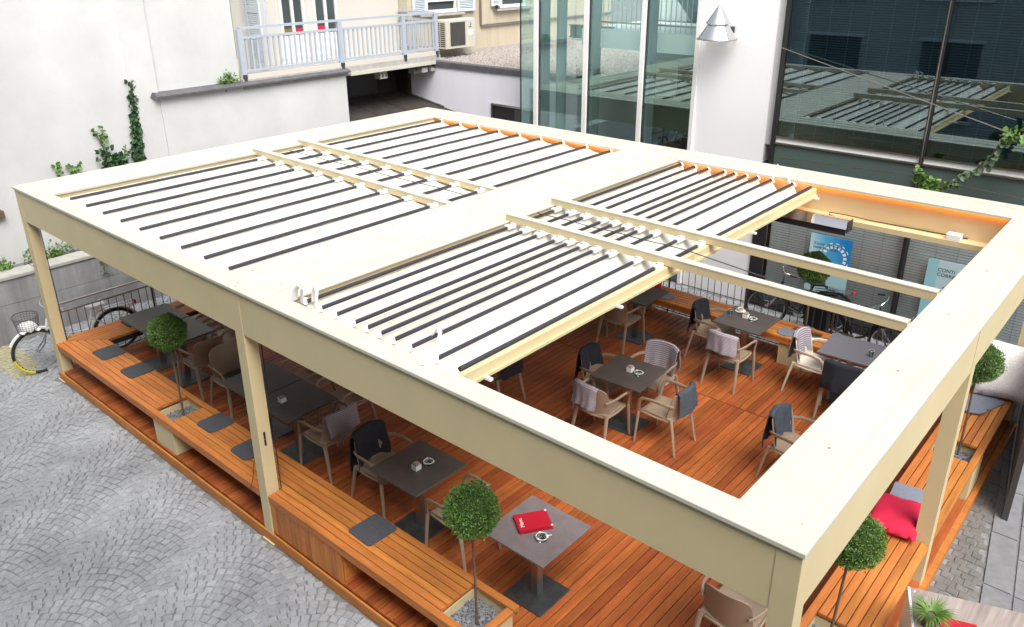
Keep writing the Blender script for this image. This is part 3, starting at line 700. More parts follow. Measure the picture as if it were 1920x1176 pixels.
def leaf_shape(m, p, d, n, L, w):
    d = Vector(d).normalized(); a = d.cross(Vector(n)); a = a.normalized() if a.length > 1e-6 else Vector((1, 0, 0)); nn = a.cross(d).normalized(); p = Vector(p)
    m.add([p, p + d * L * .35 + a * w + nn * w * .25, p + d * L * .75 + a * w * .7 + nn * w * .2, p + d * L - nn * w * .2, p + d * L * .75 - a * w * .7 + nn * w * .2, p + d * L * .35 - a * w + nn * w * .25, p + d * L * .5],
          [(0, 1, 6), (1, 2, 6), (2, 3, 6), (3, 4, 6), (4, 5, 6), (5, 0, 6)])
def plant(name, label, cat, loc, stems, leafm, n, L, spread, seed, group=None, normal=(1, 0, .3), stemr=.006):
    rnd = random.Random(seed); t = thing(name, label, cat, loc, group=group); sm = MB(); lm = MB()
    for pts in stems:
        sm.tube(pts, stemr, 5)
        for i in range(n):
            q = rnd.random() * (len(pts) - 1); k = min(int(q), len(pts) - 2); p = Vector(pts[k]).lerp(Vector(pts[k + 1]), q - k)
            p += Vector((abs(rnd.gauss(0, spread * .6)), rnd.gauss(0, spread), rnd.gauss(0, spread)))
            d = Vector((rnd.uniform(.1, .6), rnd.gauss(0, .8), rnd.gauss(.1, .8))); l = L * rnd.uniform(.6, 1.25)
            leaf_shape(lm, p, d, Vector(normal) + Vector((rnd.gauss(0, .4), rnd.gauss(0, .4), rnd.gauss(0, .4))), l, l * .42)
    part('stem', sm, BARK, t); part('leaves', lm, leafm, t)
    return t
xw = -2.385
plant('climbing_ivy', 'tall narrow strand of dark ivy climbing the corner of the white wall', 'plant', (xw, 2.8, 2.3), [[(xw, 2.70, 1.1), (xw, 2.68, 2.0), (xw + .01, 2.72, 2.5), (xw, 2.80, 3.1), (xw, 2.86, 3.68)]], LEAF_DARK, 520, .075, .042, 3, 'plants growing up the white wall')
plant('wall_shrub', 'bushy shrub with a bright green shoot against the white wall', 'plant', (xw, 2.2, 1.06), [[(xw, 2.2, 1.06), (xw + .03, 2.2, 2.3), (xw + .02, 2.18, 2.62)], [(xw, 2.3, 1.06), (xw + .05, 2.36, 2.3), (xw + .04, 2.42, 2.58)], [(xw, 2.25, 2.2), (xw + .04, 2.3, 2.5)]], LEAF_DARK, 90, .085, .06, 4, 'plants growing up the white wall')
plant('wall_shoot', 'forked bright lime green shoot rising above the dark shrub on the white wall', 'plant', (xw, 2.15, 2.5), [[(xw, 2.2, 2.55), (xw + .02, 2.16, 2.75), (xw + .02, 2.12, 2.87), (xw + .03, 2.04, 3.0)], [(xw, 2.16, 2.72), (xw + .02, 2.2, 2.88), (xw + .02, 2.22, 3.02)]], LEAF_LIGHT, 18, .07, .024, 5, 'plants growing up the white wall')
plant('wall_shoot', 'thin sparse twig to the right of the dark shrub on the white wall', 'plant', (xw, 2.5, 2.4), [[(xw, 2.46, 2.3), (xw + .02, 2.5, 2.5), (xw + .03, 2.55, 2.68)]], LEAF_LIGHT, 14, .05, .015, 6, 'plants growing up the white wall')
plant('wall_shoot', 'leftmost small light green clump on the white wall above the roof edge', 'plant', (xw, 1.4, 2.3), [[(xw, 1.42, 2.2), (xw + .02, 1.4, 2.42), (xw + .02, 1.38, 2.54)]], LEAF_LIGHT, 24, .07, .032, 7, 'plants growing up the white wall')
plant('wall_shoot', 'small light green clump right of the leftmost clump on the white wall', 'plant', (xw, 1.62, 2.3), [[(xw, 1.62, 2.2), (xw + .02, 1.58, 2.42), (xw + .02, 1.52, 2.50)], [(xw, 1.62, 2.3), (xw + .02, 1.68, 2.40), (xw + .02, 1.74, 2.5)]], LEAF_LIGHT, 13, .07, .025, 8, 'plants growing up the white wall')
rnd = random.Random(21)
for k, (y0, y1, lab, lm_, nn) in enumerate(((-1.6, -.1, 'bright green weeds on the retaining wall left of the corner post', LEAF_LIGHT, 26), (-.1, .45, 'yellowish weeds on the retaining wall behind the corner post', LEAF_LIGHT, 14), (.55, 1.25, 'leafy weeds on the retaining wall just right of the corner post', LEAF, 18), (1.2, 2.5, 'dry brown stalks among weeds near the roof edge on the retaining wall', LEAF_GREY, 16))):
    st = []
    for i in range(nn):
        y = rnd.uniform(y0, y1); h = rnd.uniform(.08, .24); st.append([(-2.29 + rnd.uniform(-.08, .06), y, 1.05), (-2.27 + rnd.uniform(-.06, .12), y + rnd.uniform(-.07, .07), 1.06 + h)])
    plant('weed_clump', lab, 'weeds', (-2.3, (y0 + y1) / 2, 1.06), st, lm_, 13, .055, .045, 30 + k, 'weeds on the retaining wall', (.3, 0, 1), .003)
for k, (y, z) in enumerate(((1.55, .92), (2.15, .9))):
    plant('hanging_weed', ('trailing green weed hanging down the concrete retaining wall', 'second trailing weed on the concrete wall nearer the roof edge')[k], 'weeds', (-1.84, y, z), [[(-1.835, y, 1.06), (-1.83, y + .03, .85), (-1.835, y + .02, .68 + .08 * k)]], LEAF_GREY, 30, .04, .03, 50 + k, 'weeds on the retaining wall')
plant('moss_clump', 'yellow green moss tuft on the slate coping at the balcony corner', 'plant', (-2.05, 4.45, 3.53), [[(-2.03, 4.2, 3.53), (-2.02, 4.4, 3.57), (-2.02, 4.65, 3.55)], [(-2.04, 4.35, 3.53), (-2.04, 4.5, 3.66)]], LEAF_LIGHT, 110, .045, .045, 60, None, (.3, 0, 1), .003)

solo('wall_bracket', MB().cbox(-2.40, -2.33, .2, .46, 1.86, 2.0, .02), BARK, 'small dark brown bracket on the white wall at the left picture edge', 'bracket', loc=(-2.36, .35, 1.9))
# --- apartment building with balcony
ab = thing('apartment_building', 'cream rendered apartment building with shuttered windows behind the balcony', 'building', (-3.3, 9, 0))
part('wall', MB().box(-6, -3.3, 4.722, 9.76, 3.4, 7.5), CREAM_PALE, ab)
part('wall', MB().box(-6, -3.0, 9.762, 18, 3.3, 7.5), CREAM, ab)
part('plinth', MB().box(-2.998, -2.985, 9.77, 18, 3.32, 3.42), CAPSTONE, ab)
sl_ = part('balcony_slab', MB().box(-3.3, -1.99, 4.74, 9.80, 3.37, 3.55), CAPSTONE, ab)
part('gutter', MB().box(-1.988, -1.955, 7.2, 9.80, 3.36, 3.43), IVORY_TOP, sl_)
part('floor_tiles', MB().box(-3.298, -2.08, 4.75, 9.75, 3.551, 3.565), CAPSTONE, sl_)
part('kerb', MB().box(-2.06, -1.995, 4.745, 9.78, 3.551, 3.64), CREAM_PALE, sl_)
def window(y0, y1, z0, z1, x, mull=1, dark=INTERIOR):
    w = part('window', MB().box(x - .02, x + .004, y0, y1, z0, z1), dark, ab)
    fr = MB(); n = mull + 1; fw = .06
    fr.box(x + .005, x + .05, y0 - fw, y1 + fw, z0 - fw, z0 + .02).box(x + .005, x + .05, y0 - fw, y1 + fw, z1, z1 + fw)
    for k in range(n + 1):
        yy = y0 + (y1 - y0) * k / n; fr.box(x + .006, x + .049, yy - fw / 2, yy + fw / 2, z0 + .021, z1 - .001)
    part('frame', fr, WHITE, w); return w
fx = -3.3
for (a, b) in ((6.55, 7.10), (7.38, 7.95)):
    w = window(a, b, 3.72, 6.2, fx, 1)
    part('door_panel', MB().box(fx + .004, fx + .03, a - .05, b + .05, 3.57, 4.12), WHITE, w)
    part('cushion_row', MB().box(fx + .0045, fx + .02, a + .04, (a + b) / 2 - .04, 4.13, 4.26), mat('olive_cushion', (.22, .13, .03), .9) if a < 7 else RED, w); part('cushion_row', MB().box(fx + .0045, fx + .02, (a + b) / 2 + .04, b - .06, 4.13, 4.25), RED if a < 7 else INTERIOR, w)
def shutter(x, y, z0, z1, w, horiz=True, along='y', ang=0):
    m = MB()
    m.box(0, w, -.02, .02, z0, z0 + .07).box(0, w, -.02, .02, z1 - .07, z1).box(0, .06, -.02, .02, z0 + .07, z1 - .07).box(w - .06, w, -.02, .02, z0 + .07, z1 - .07).box(.06, w - .06, -.02, .02, (z0 + z1) / 2 - .05, (z0 + z1) / 2 + .05)
    o = bpy.data.objects.new('shutter', m.mesh('shutter', SHUTTER)); o.location = Vector((x, y, 0)) - ab.location; o.rotation_euler = (0, 0, ang); link(o, ab)
    s = MB(); z = z0 + .09
    while z < z1 - .08:
        if abs(z - (z0 + z1) / 2) > .06: s.add([(.062, -.016, z), (w - .062, -.016, z), (w - .062, .016, z + .022), (.062, .016, z + .022), (.062, -.016, z + .006), (w - .062, -.016, z + .006), (w - .062, .016, z + .028), (.062, .016, z + .028)], [(0, 3, 2, 1), (4, 5, 6, 7), (0, 1, 5, 4), (1, 2, 6, 5), (2, 3, 7, 6), (3, 0, 4, 7)])
        z += .038
    c = bpy.data.objects.new('louvres', s.mesh('louvres', SHUTTER)); link(c, o); return o
shutter(-3.28, 6.18, 3.62, 5.8, .42, ang=PI / 2 + .55); shutter(-3.05, 5.62, 3.62, 5.8, .45, ang=.05)
part('downpipe', MB().tube([(-3.2, 5.0, 3.57), (-3.2, 5.0, 7.4)], .05, 10), SHUTTER, ab, True); part('downpipe', MB().tube([(-3.2, 5.25, 3.57), (-3.2, 5.25, 7.4)], .045, 10), WHITE, ab, True); part('downpipe', MB().tube([(-2.25, 4.80, 3.9), (-2.25, 4.80, 7.4)], .03, 8), BLACK, ab)
cx_ = -3.0
for (a, b) in ((10.35, 11.30), (12.98, 13.9)):
    w = window(a, b, 4.42, 5.9, cx_, 0)
    part('window_bar', MB().box(cx_ + .02, cx_ + .05, a, b, 4.62, 4.67), WHITE, w); part('window_bar', MB().box(cx_ + .02, cx_ + .05, a, b, 4.86, 4.91), WHITE, w)
    part('window_sill', MB().box(cx_ + .001, cx_ + .12, a - .25, b + .25, 4.30, 4.345), CAPSTONE, w)
shutter(-2.96, 9.9, 4.36, 6.0, .42, ang=PI / 2 - .05); shutter(-2.96, 11.38, 4.36, 6.0, .58, ang=PI / 2 - .05); shutter(-2.96, 12.6, 4.42, 6.0, .3, ang=PI / 2 - .2)
part('drain_pipe', MB().tube([(-2.96, 12.2, 7), (-2.96, 12.2, 4.02), (-2.96, 12.24, 3.97), (-2.96, 18, 3.97)], .03, 8), STEEL, ab, True)
# balcony railing
br = thing('balcony_railing', 'blue grey metal railing round the first floor balcony', 'railing', (-2.03, 7.2, 3.55))
rx = -2.03
BA, BE = 4.80, 9.72
part('top_rail', MB().box(rx - .03, rx + .03, BA, BE, 4.44, 4.485), RAILBLUE, br)
part('middle_rail', MB().box(rx - .02, rx + .02, BA, BE, 4.27, 4.315), RAILBLUE, br); part('bottom_rail', MB().box(rx - .02, rx + .02, BA, BE, 3.68, 3.72), RAILBLUE, br)
bl = MB().box(-.008, .008, -.019, .019, 0, .55).mesh('baluster', RAILBLUE)
y = BA + .12
while y < BE - .05: inst('baluster', bl, br, (rx, y, 3.72)); y += .118
for y in (BA, 7.05, 8.75, BE):
    p = part('post', MB().box(rx - .035, rx + .035, y - .05, y + .05, 3.56, 4.438), RAILBLUE, br); part('post_bracket', MB().box(rx - .04, rx + .045, y - .035, y + .035, 3.50, 3.64), DARKSTEEL, p)
part('side_rail', MB().box(-3.25, rx - .04, BE - .02, BE + .02, 4.44, 4.485), RAILBLUE, br); part('side_rail', MB().box(-3.25, rx - .04, BE - .02, BE + .02, 4.27, 4.315), RAILBLUE, br); part('side_rail', MB().box(-3.25, rx - .04, BE - .02, BE + .02, 3.68, 3.72), RAILBLUE, br)
bl2 = MB().box(-.019, .019, -.008, .008, 0, .55).mesh('baluster', RAILBLUE); x = -3.2
while x < rx - .06: inst('baluster', bl2, br, (x, BE, 3.72)); x += .118
# air conditioner
ac = thing('air_conditioner', 'cream air conditioner unit on wall brackets right of the balcony', 'air conditioner', (-2.75, 11.1, 3.45))
part('casing', MB().cbox(-2.92, -2.55, 10.55, 11.55, 3.56, 4.22, .02), IVORY_TOP, ac)
gr = MB(); part('fan_grille', MB().box(-2.549, -2.54, 10.70, 11.20, 3.62, 4.16), DARKSTEEL, ac)
gs = MB().tube([(0, 0, 0), (0, 0, .53)], .004, 5).mesh('grille_bar', STEEL)
for k in range(13): inst('grille_bar', gs, ac, (-2.535, 10.73 + k * .037, 3.625))
sv = MB().box(-.15, .15, -.003, 0, -.012, .012).mesh('side_louvre', BLACK)
for k in range(12):
    for q in (-2.84, -2.66): 
        o = inst('side_louvre', sv, ac, (q, 10.549, 3.62 + k * .047)); o.scale = (.5, 1, 1)
part('wall_bracket', MB().tube([(-2.98, 10.7, 3.55), (-2.5, 10.7, 3.55), (-2.98, 10.7, 3.36)], .012, 6).tube([(-2.98, 11.4, 3.55), (-2.5, 11.4, 3.55), (-2.98, 11.4, 3.36)], .012, 6), STEEL, ac)
part('rating_label', MB().box(-2.549, -2.545, 11.30, 11.48, 3.84, 3.96), WHITE, ac)
part('maker_badge', MB().box(-2.549, -2.545, 11.33, 11.42, 4.02, 4.035).torus((-2.546, 11.38, 4.10), .03, .006, 'y', 12, 4), DARKINK, ac)
wc = thing('wall_camera', 'small dark spotlight fixed to the cream wall above the gravel roof', 'light', (-2.95, 12.75, 4.4))
part('arm', MB().tube([(-2.99, 12.75, 4.40), (-2.88, 12.72, 4.40)], .012, 6), STEEL, wc); part('head', MB().lathe([(.02, -.05), (.04, 0), (.04, .05)], (-2.86, 12.70, 4.40), 10), BLACK, wc)
# recess under the balcony
rc = thing('lean_to_roof', 'dark sloping felt roof in the shadowy recess under the balcony', 'roof', (-2.4, 8.4, 2.4))
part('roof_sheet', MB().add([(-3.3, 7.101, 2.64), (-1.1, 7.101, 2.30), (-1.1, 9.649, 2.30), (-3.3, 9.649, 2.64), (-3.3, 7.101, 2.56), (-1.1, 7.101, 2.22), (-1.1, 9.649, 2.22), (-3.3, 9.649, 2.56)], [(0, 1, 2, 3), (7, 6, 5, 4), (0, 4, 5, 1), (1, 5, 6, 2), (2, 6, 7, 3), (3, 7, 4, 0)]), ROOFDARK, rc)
for y in (7.9, 8.7): part('roof_seam', MB().tube([(-3.25, y, 2.638), (-1.12, y, 2.31)], .014, 6), ROOFDARK, rc)
for x in (-2.7, -2.0, -1.5): part('roof_seam', MB().tube([(x, 7.12, 2.64 - (x + 3.3) * .1545), (x, 9.62, 2.64 - (x + 3.3) * .1545)], .012, 6), ROOFDARK, rc)
part('flashing', MB().tube([(-2.95, 9.62, 2.61), (-1.75, 9.62, 2.425)], .02, 6), SLATE, rc)
rec = thing('recess_wall', 'dark wall with an opening at the back of the recess below the balcony', 'wall', (-3.35, 8.4, 2.6))
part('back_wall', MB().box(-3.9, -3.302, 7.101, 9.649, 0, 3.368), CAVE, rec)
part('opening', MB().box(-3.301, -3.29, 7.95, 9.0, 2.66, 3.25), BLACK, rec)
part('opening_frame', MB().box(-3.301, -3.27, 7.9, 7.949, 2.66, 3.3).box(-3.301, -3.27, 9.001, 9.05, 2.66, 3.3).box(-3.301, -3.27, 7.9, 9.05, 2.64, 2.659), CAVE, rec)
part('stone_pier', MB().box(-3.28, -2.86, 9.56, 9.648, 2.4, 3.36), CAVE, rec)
part('side_shutter', MB().box(-2.35, -2.30, 7.105, 7.25, 2.45, 3.3), CONCRETE, rec)
wl = thing('flood_lamp', 'boxy cream lamp hanging under the balcony slab', 'lamp', (-2.15, 8.15, 3.3))
part('housing', MB().cbox(-2.25, -2.05, 8.05, 8.25, 3.19, 3.36, .01), CAPSTONE, wl); part('lens', MB().torus((-2.047, 8.11, 3.27), .03, .012, 'y', 12, 5).torus((-2.047, 8.2, 3.27), .03, .012, 'y', 12, 5), DARKSTEEL, wl)
rub = thing('stone_corbel', 'rough broken stone corbel under the right end of the balcony', 'stone', (-2.25, 9.5, 3.25))
rm = MB(); rr = random.Random(4)
for k in range(9):
    a, b, c = -2.45 + rr.random() * .4, 9.3 + rr.random() * .32, 3.18 + rr.random() * .12; s = rr.uniform(.05, .1); rm.cbox(a - s, a + s, b - s, min(b + s, 9.648), c - s * .6, min(c + s * .7, 3.368), .02)
part('stones', rm, CAPSTONE, rub)

# --- low lavender white building with gravel roof
lv = thing('low_building', 'low lavender white building with a flat gravel roof beside the glass stairwell', 'building', (0, 12, 0))
part('wall', MB().box(-3.29, 2.05, 9.65, 16, 0, 3.298), LAVENDER, lv)
part('gravel_roof', MB().box(-2.98, 2.04, 9.81, 16, 3.302, 3.335), ROOFGRAVEL, lv)
gm = MB(); rr = random.Random(9)
for k in range(5200):
    px = rr.uniform(-2.9, 2.0); py = rr.uniform(9.85, 14.5); s = rr.uniform(.02, .045)
    q = [(px + s * rr.uniform(.7, 1.2) * math.cos(a), py + s * rr.uniform(.7, 1.2) * math.sin(a)) for a in (.3, 1.9, 3.4, 5.0)]
    gm.add([(x, y_, 3.33) for x, y_ in q] + [(px + rr.uniform(-.01, .01), py, 3.335 + s * rr.uniform(.5, 1))], [(0, 1, 4), (1, 2, 4), (2, 3, 4), (3, 0, 4)])
part('roof_gravel', gm, ROOFGRAVEL, lv, kind='stuff')
part('parapet_coping', MB().cbox(-2.98, 2.05, 9.62, 9.80, 3.302, 3.43, .01), SLATE, lv)
wv = part('window', MB().box(-.22, .9, 9.640, 9.66, 1.7, 2.63), BLACK, lv); part('frame', MB().box(-.26, .94, 9.60, 9.639, 2.63, 2.67).box(-.26, -.22, 9.60, 9.639, 1.7, 2.629), STEEL, wv); part('blind', MB().box(.42, .9, 9.61, 9.636, 1.7, 2.6), DARKSTEEL, wv)

# --- glass stairwell, rendered pillar and bank, one facade at y = 9.05
FY = 9.05
gb = thing('glass_stairwell', 'glass fronted stairwell with tall white mullions left of the white pillar', 'building', (3, 9.3, 0))
for (a, b) in ((1.09, 1.448), (1.542, 2.638), (2.732, 3.868), (3.952, 4.938)):
    part('glass_pane', MB().box(a, b, FY, FY + .012, 0, 7.5), GLASS_BOX, gb)
part('glass_pane', MB().box(1.084, 1.096, FY + .014, 9.618, 0, 7.5), GLASS_BOX, gb)
part('edge_seal', MB().box(1.065, 1.083, FY - .004, FY + .02, 0, 7.5), BLACK, gb)
for (a, b) in ((1.45, 1.54), (2.64, 2.73), (3.87, 3.95), (4.94, 5.008)):
    mm = part('mullion', MB().box(a, b, FY - .05, FY + .06, 0, 7.5), WHITE, gb)
    if b < 5: part('mullion_gasket', MB().box(b + .0005, b + .022, FY - .006, FY + .05, 0, 7.5), BLACK, mm)
    part('interior_fin', MB().box(a - .02, b + .06, FY + .07, FY + .28, 0, 7.5), TEALSTEEL, mm)
part('steel_column', MB().tube([(1.86, 9.36, 0), (1.86, 9.36, 7.5)], .1, 18), TEALSTEEL, gb, True)
part('steel_beam', MB().box(1.9, 2.9, 9.52, 9.64, 4.18, 4.20).box(1.9, 2.9, 9.52, 9.64, 4.40, 4.42).box(1.9, 2.9, 9.57, 9.59, 4.2, 4.4), TEALSTEEL, gb)
part('floor_slab', MB().box(2.35, 4.975, 9.34, 11.5, 4.06, 4.39), SLABWHITE, gb)
part('upper_wall', MB().box(2.1, 5.0, 11.9, 12.05, 3.45, 7.5), TEALSTEEL, gb)
part('lower_back_wall', MB().box(2.06, 5.0, 11.9, 12.05, 0, 3.45), INTERIOR, gb)
part('side_wall', MB().box(4.98, 5.0, 9.36, 11.9, 0, 7.5), INTERIOR, gb)
part('ground_slab', MB().box(2.06, 4.98, 9.36, 11.9, .001, .05), INTERIOR, gb)
part('interior_sill', MB().box(1.55, 4.9, 9.36, 9.64, 2.1, 2.16), TEALSTEEL, gb)
part('inner_post', MB().box(2.40, 2.52, 9.66, 9.74, 2.1, 7.5), TEALSTEEL, gb); part('inner_sheet', MB().box(3.0, 3.5, 11.0, 11.05, 3.0, 3.7), SLABWHITE, gb)
part('stair_handrail', MB().box(2.4, 4.95, 9.40, 9.43, 4.50, 4.53), STEEL, gb)
hb = MB().tube([(0, 0, 0), (0, 0, 2.6)], .009, 6).mesh('stair_bar', SHUTTER)
for k in range(25): inst('stair_bar', hb, gb, (2.45 + k * .102, 9.45, 4.4))
part('stair_string', MB().add([(3.3, 10.2, 5.5), (4.2, 10.2, 4.5), (4.2, 10.2, 4.7), (3.3, 10.2, 5.7), (3.3, 10.4, 5.5), (4.2, 10.4, 4.5), (4.2, 10.4, 4.7), (3.3, 10.4, 5.7)], [(0, 1, 2, 3), (7, 6, 5, 4), (0, 4, 5, 1), (1, 5, 6, 2), (2, 6, 7, 3), (3, 7, 4, 0)]), TEALSTEEL, gb)
for k in range(4): part('wall_panel', MB().box(2.9 + k * .55, 3.2 + k * .55, 11.87, 11.899, 4.39, 7.4), (SHUTTER, INTERIOR, TEALSTEEL, INTERIOR)[k], gb)
part('curtain', MB().grid(lambda u, v: (2.5 + .75 * u, 11.6 + .04 * math.sin(u * 40), 4.4 + 2.9 * v), 40, 1), SLABWHITE, gb)

pl = thing('pillar_wall', 'white rendered pillar wall carrying the cone lamp between glass and bank', 'wall', (5.7, 9.3, 0))
part('render', MB().box(5.01, 6.30, FY, 9.9, 0, 7.5), PLASTER_PILLAR, pl)
part('corner_return', MB().box(6.301, 6.425, FY + .05, 9.9, 2.8, 7.5), PLASTER, pl)
lp = thing('wall_lamp', 'silver cone shaped wall lamp high on the white pillar', 'lamp', (5.43, 8.75, 4.45))
def cone(u, v, r0, z0, r1, z1, a0, a1):
    a = a0 + (a1 - a0) * u; r = r0 + (r1 - r0) * v; return (5.43 + r * math.cos(a), 8.80 + r * math.sin(a), z0 + (z1 - z0) * v)
part('shade', MB().grid(lambda u, v: cone(u, v, .31, 4.42, .155, 4.66, PI * .85, PI * 2.15), 26, 3, .006), CHROME, lp, True)
part('cap', MB().grid(lambda u, v: cone(u, v, .20, 4.655, .004, 4.95, PI * .80, PI * 2.35), 26, 3, .006), CHROME, lp, True)
part('rim', MB().torus((5.43, 8.80, 4.42), .31, .012, 'z', 40, 6), STEEL, lp, True)
part('wall_bracket', MB().box(5.52, 5.60, 8.78, 9.05, 4.5, 4.6), BLACK, lp)

bk = thing('bank_building', 'bank building with dark reflecting upper glazing and slatted blinds below', 'building', (8.9, 9.4, 0))
part('corner_column', MB().box(6.302, 6.53, FY - .02, 9.3, 0, 2.50), BLACK, bk)
part('corner_frame', MB().box(6.426, 6.50, FY - .03, FY + .12, 2.50, 7.5), BLACK, bk)
mx_ = [(6.50, 8.69), (8.74, 10.95), (11.0, 13.2)]
for (a, b) in mx_:
    part('upper_pane', MB().box(a + .002, b - .002, FY, FY + .012, 2.97, 7.5), GLASS_BANK, bk)
    part('transom_pane', MB().box(a + .002, b - .002, FY, FY + .012, 2.50, 2.84), SPANDREL, bk)
    tr_ = part('transom', MB().box(a + .002, b - .002, FY - .03, FY + .03, 2.842, 2.868).box(a + .002, b - .002, FY - .03, FY + .03, 2.945, 2.967), STEEL, bk)
    part('transom_panel', MB().box(a + .002, b - .002, FY - .004, FY + .02, 2.87, 2.943), SLABWHITE, tr_)
    part('shop_pane', MB().box(max(a, 6.535), b - .002, FY, FY + .012, .12, 2.46), GLASS_SHOP, bk)
    part('head_rail', MB().box(max(a, 6.535), b - .002, FY - .02, FY + .04, 2.462, 2.498), BLACK, bk)
    part('sill_rail', MB().box(max(a, 6.535), b - .002, FY - .03, FY + .05, .0, .118), BLACK, bk)
    m = MB(); z = .2
    while z < 2.44:
        m.add([(max(a, 6.56), FY + .09, z), (b - .04, FY + .09, z), (b - .04, FY + .106, z + .033), (max(a, 6.56), FY + .106, z + .033)], [(0, 1, 2, 3)]); z += .043
    part('lower_blind', m, BLIND, bk, kind='stuff')
    m = MB(); z = 3.02
    while z < 6.6:
        m.add([(a + .04, FY + .10, z), (b - .04, FY + .10, z), (b - .04, FY + .12, z + .022), (a + .04, FY + .12, z + .022)], [(0, 1, 2, 3)]); z += .036
    part('upper_blind', m, BLIND_DARK, bk, kind='stuff')
    k = a + .29
    while k < b - .1:
        part('blind_cord', MB().box(k, k + .006, FY + .06, FY + .066, 2.97, 6.6), SHUTTER, bk)
        part('blind_cord', MB().box(k + .1, k + .104, FY + .07, FY + .074, .16, 2.45), STEEL, bk); k += .295
for x in (8.69, 10.95):
    mm = part('mullion', MB().box(x, x + .05, FY - .05, FY + .06, 0, 7.5), BLACK, bk)
    part('mullion_cap', MB().box(x + .018, x + .032, FY - .062, FY - .0505, 2.5, 7.5), STEEL, mm)
part('interior', MB().box(6.5, 13.2, 9.75, 9.8, 0, 7.5), INTERIOR, bk)
part('interior_floor', MB().box(6.5, 13.2, 9.2, 9.75, 2.6, 2.64), INTERIOR, bk)
part('bottom_bar', MB().box(7.62, 8.62, FY + .05, FY + .075, 3.07, 3.10), STEEL, bk)
part('flank_wall', MB().box(13.2, 14, 9.05, 9.8, 0, 7.5), PLASTER, bk)
part('roof_slab', MB().box(5.0, 14, 9.0, 12.1, 7.501, 7.7), CAPSTONE, bk)
# posters
def poster(x0, x1, z0, z1, kind, label):
    t = thing('window_poster', label, 'poster', ((x0 + x1) / 2, FY - .02, z0), group='posters in the bank windows')
    part('sheet', MB().box(x0, x1, FY - .012, FY - .004, z0, z1), poster_mat('poster_print_%d' % kind, kind), t); return t
R_ = (PI / 2, 0, 0); ty = FY - .0135
p1 = poster(7.29, 7.955, .52, 1.50, 1, 'blue poster about a current account with white burst and slogan')
text('slogan', 'Il conto completo\ncome lo vuoi tu', .062, DARKINK, p1, (7.35, ty, 1.33), R_)
text('small_print', '- - - - - - - - - - - - - - -\n- - - - - - - - - - -', .03, WHITEINK, p1, (7.42, ty, .80), R_)
text('bank_name', 'Banca Popolare\ndi Sondrio', .036, DARKINK, p1, (7.70, ty, .64), R_)
part('bank_emblem', MB().box(7.635, 7.685, ty - .001, ty, .61, .665), DARKINK, p1)
mm = MB()
for k in range(9):
    a = -.35 + k * .36; r0, r1 = .15, .20; cx, cz = 7.70, 1.16
    mm.add([(cx + r * math.cos(q), ty, cz + r * math.sin(q) * 1.05) for r, q in ((r0, a), (r1, a), (r1, a + .22), (r0, a + .22))], [(0, 1, 2, 3)])
for k in range(14):
    a = k * .45; r0, r1 = .225, .24; cx, cz = 7.70, 1.16
    if cx + r1 * math.cos(a) < 7.94: mm.add([(cx + r * math.cos(q), ty, cz + r * math.sin(q) * 1.05) for r, q in ((r0, a), (r1, a), (r1, a + .2), (r0, a + .2))], [(0, 1, 2, 3)])
part('burst', mm, WHITEINK, p1)
mm = MB()
for k in range(8): mm.box(7.52 + k * .032, 7.545 + k * .032, ty - .001, ty, 1.0, 1.04 + .05 * random.random())
mm.add([(7.58, ty, .97), (7.70, ty, .97), (7.84, ty, 1.0), (7.72, ty, 1.0)], [(0, 1, 2, 3)])
part('skyline', mm, DARKINK, p1)
p2 = poster(9.07, 9.75, .52, 1.50, 2, 'pale green poster reading conti correnti in the right bank window')
text('heading', 'CONTI\nCORRENTI', .075, DARKINK, p2, (9.22, ty, 1.33), R_)
part('dot', MB().box(9.33, 9.35, ty - .001, ty, 1.08, 1.1), DARKINK, p2)
# wires
solo('overhead_wire', MB().tube([(6.42, 9.0, 4.34), (9.9, 8.62, 3.5), (11.9, 8.4, 3.1)], .007, 6), STEEL, 'thin slanting steel wire stretched across the bank upper glazing', 'wire', loc=(8, 8.9, 3.9))
solo('overhead_wire', MB().tube([(6.6, 9.0, 2.63), (8.7, 8.8, 2.74), (9.2, 8.75, 2.72), (12, 8.5, 2.62)], .006, 6), STEEL, 'thin level steel wire below the transom of the bank glazing', 'wire', loc=(9, 8.8, 2.7))
# climber along the wire
plant('climbing_plant', 'grey green climbing branch hanging in an arc before the bank glazing', 'plant', (9.4, 8.55, 2.7), [[(9.76, 8.6, 3.42), (9.66, 8.58, 3.2), (9.5, 8.56, 2.98), (9.36, 8.56, 2.84), (9.22, 8.56, 2.76)]], LEAF_GREY, 62, .095, .03, 71, 'climber before the bank', (.2, -1, .3), .012)
plant('climbing_plant', 'bright green bushy climber top at the right end of the slanting wire', 'plant', (9.9, 8.6, 3.4), [[(9.70, 8.6, 3.48), (9.85, 8.58, 3.52), (10.05, 8.55, 3.5), (10.3, 8.5, 3.52)], [(9.95, 8.55, 3.5), (10.1, 8.55, 3.3), (10.2, 8.5, 3.2)]], LEAF, 55, .095, .045, 72, 'climber before the bank', (.2, -1, .5), .01)
plant('climbing_plant', 'dense dark green drooping sprig above the rear roof edge', 'plant', (8.95, 8.55, 2.75), [[(8.74, 8.56, 2.90), (8.82, 8.55, 2.80), (8.98, 8.55, 2.72), (9.12, 8.55, 2.68), (9.3, 8.55, 2.74)], [(8.78, 8.56, 2.8), (8.9, 8.55, 2.70), (9.06, 8.52, 2.62)]], LEAF, 75, .095, .035, 73, 'climber before the bank', (.2, -1, .5), .012)

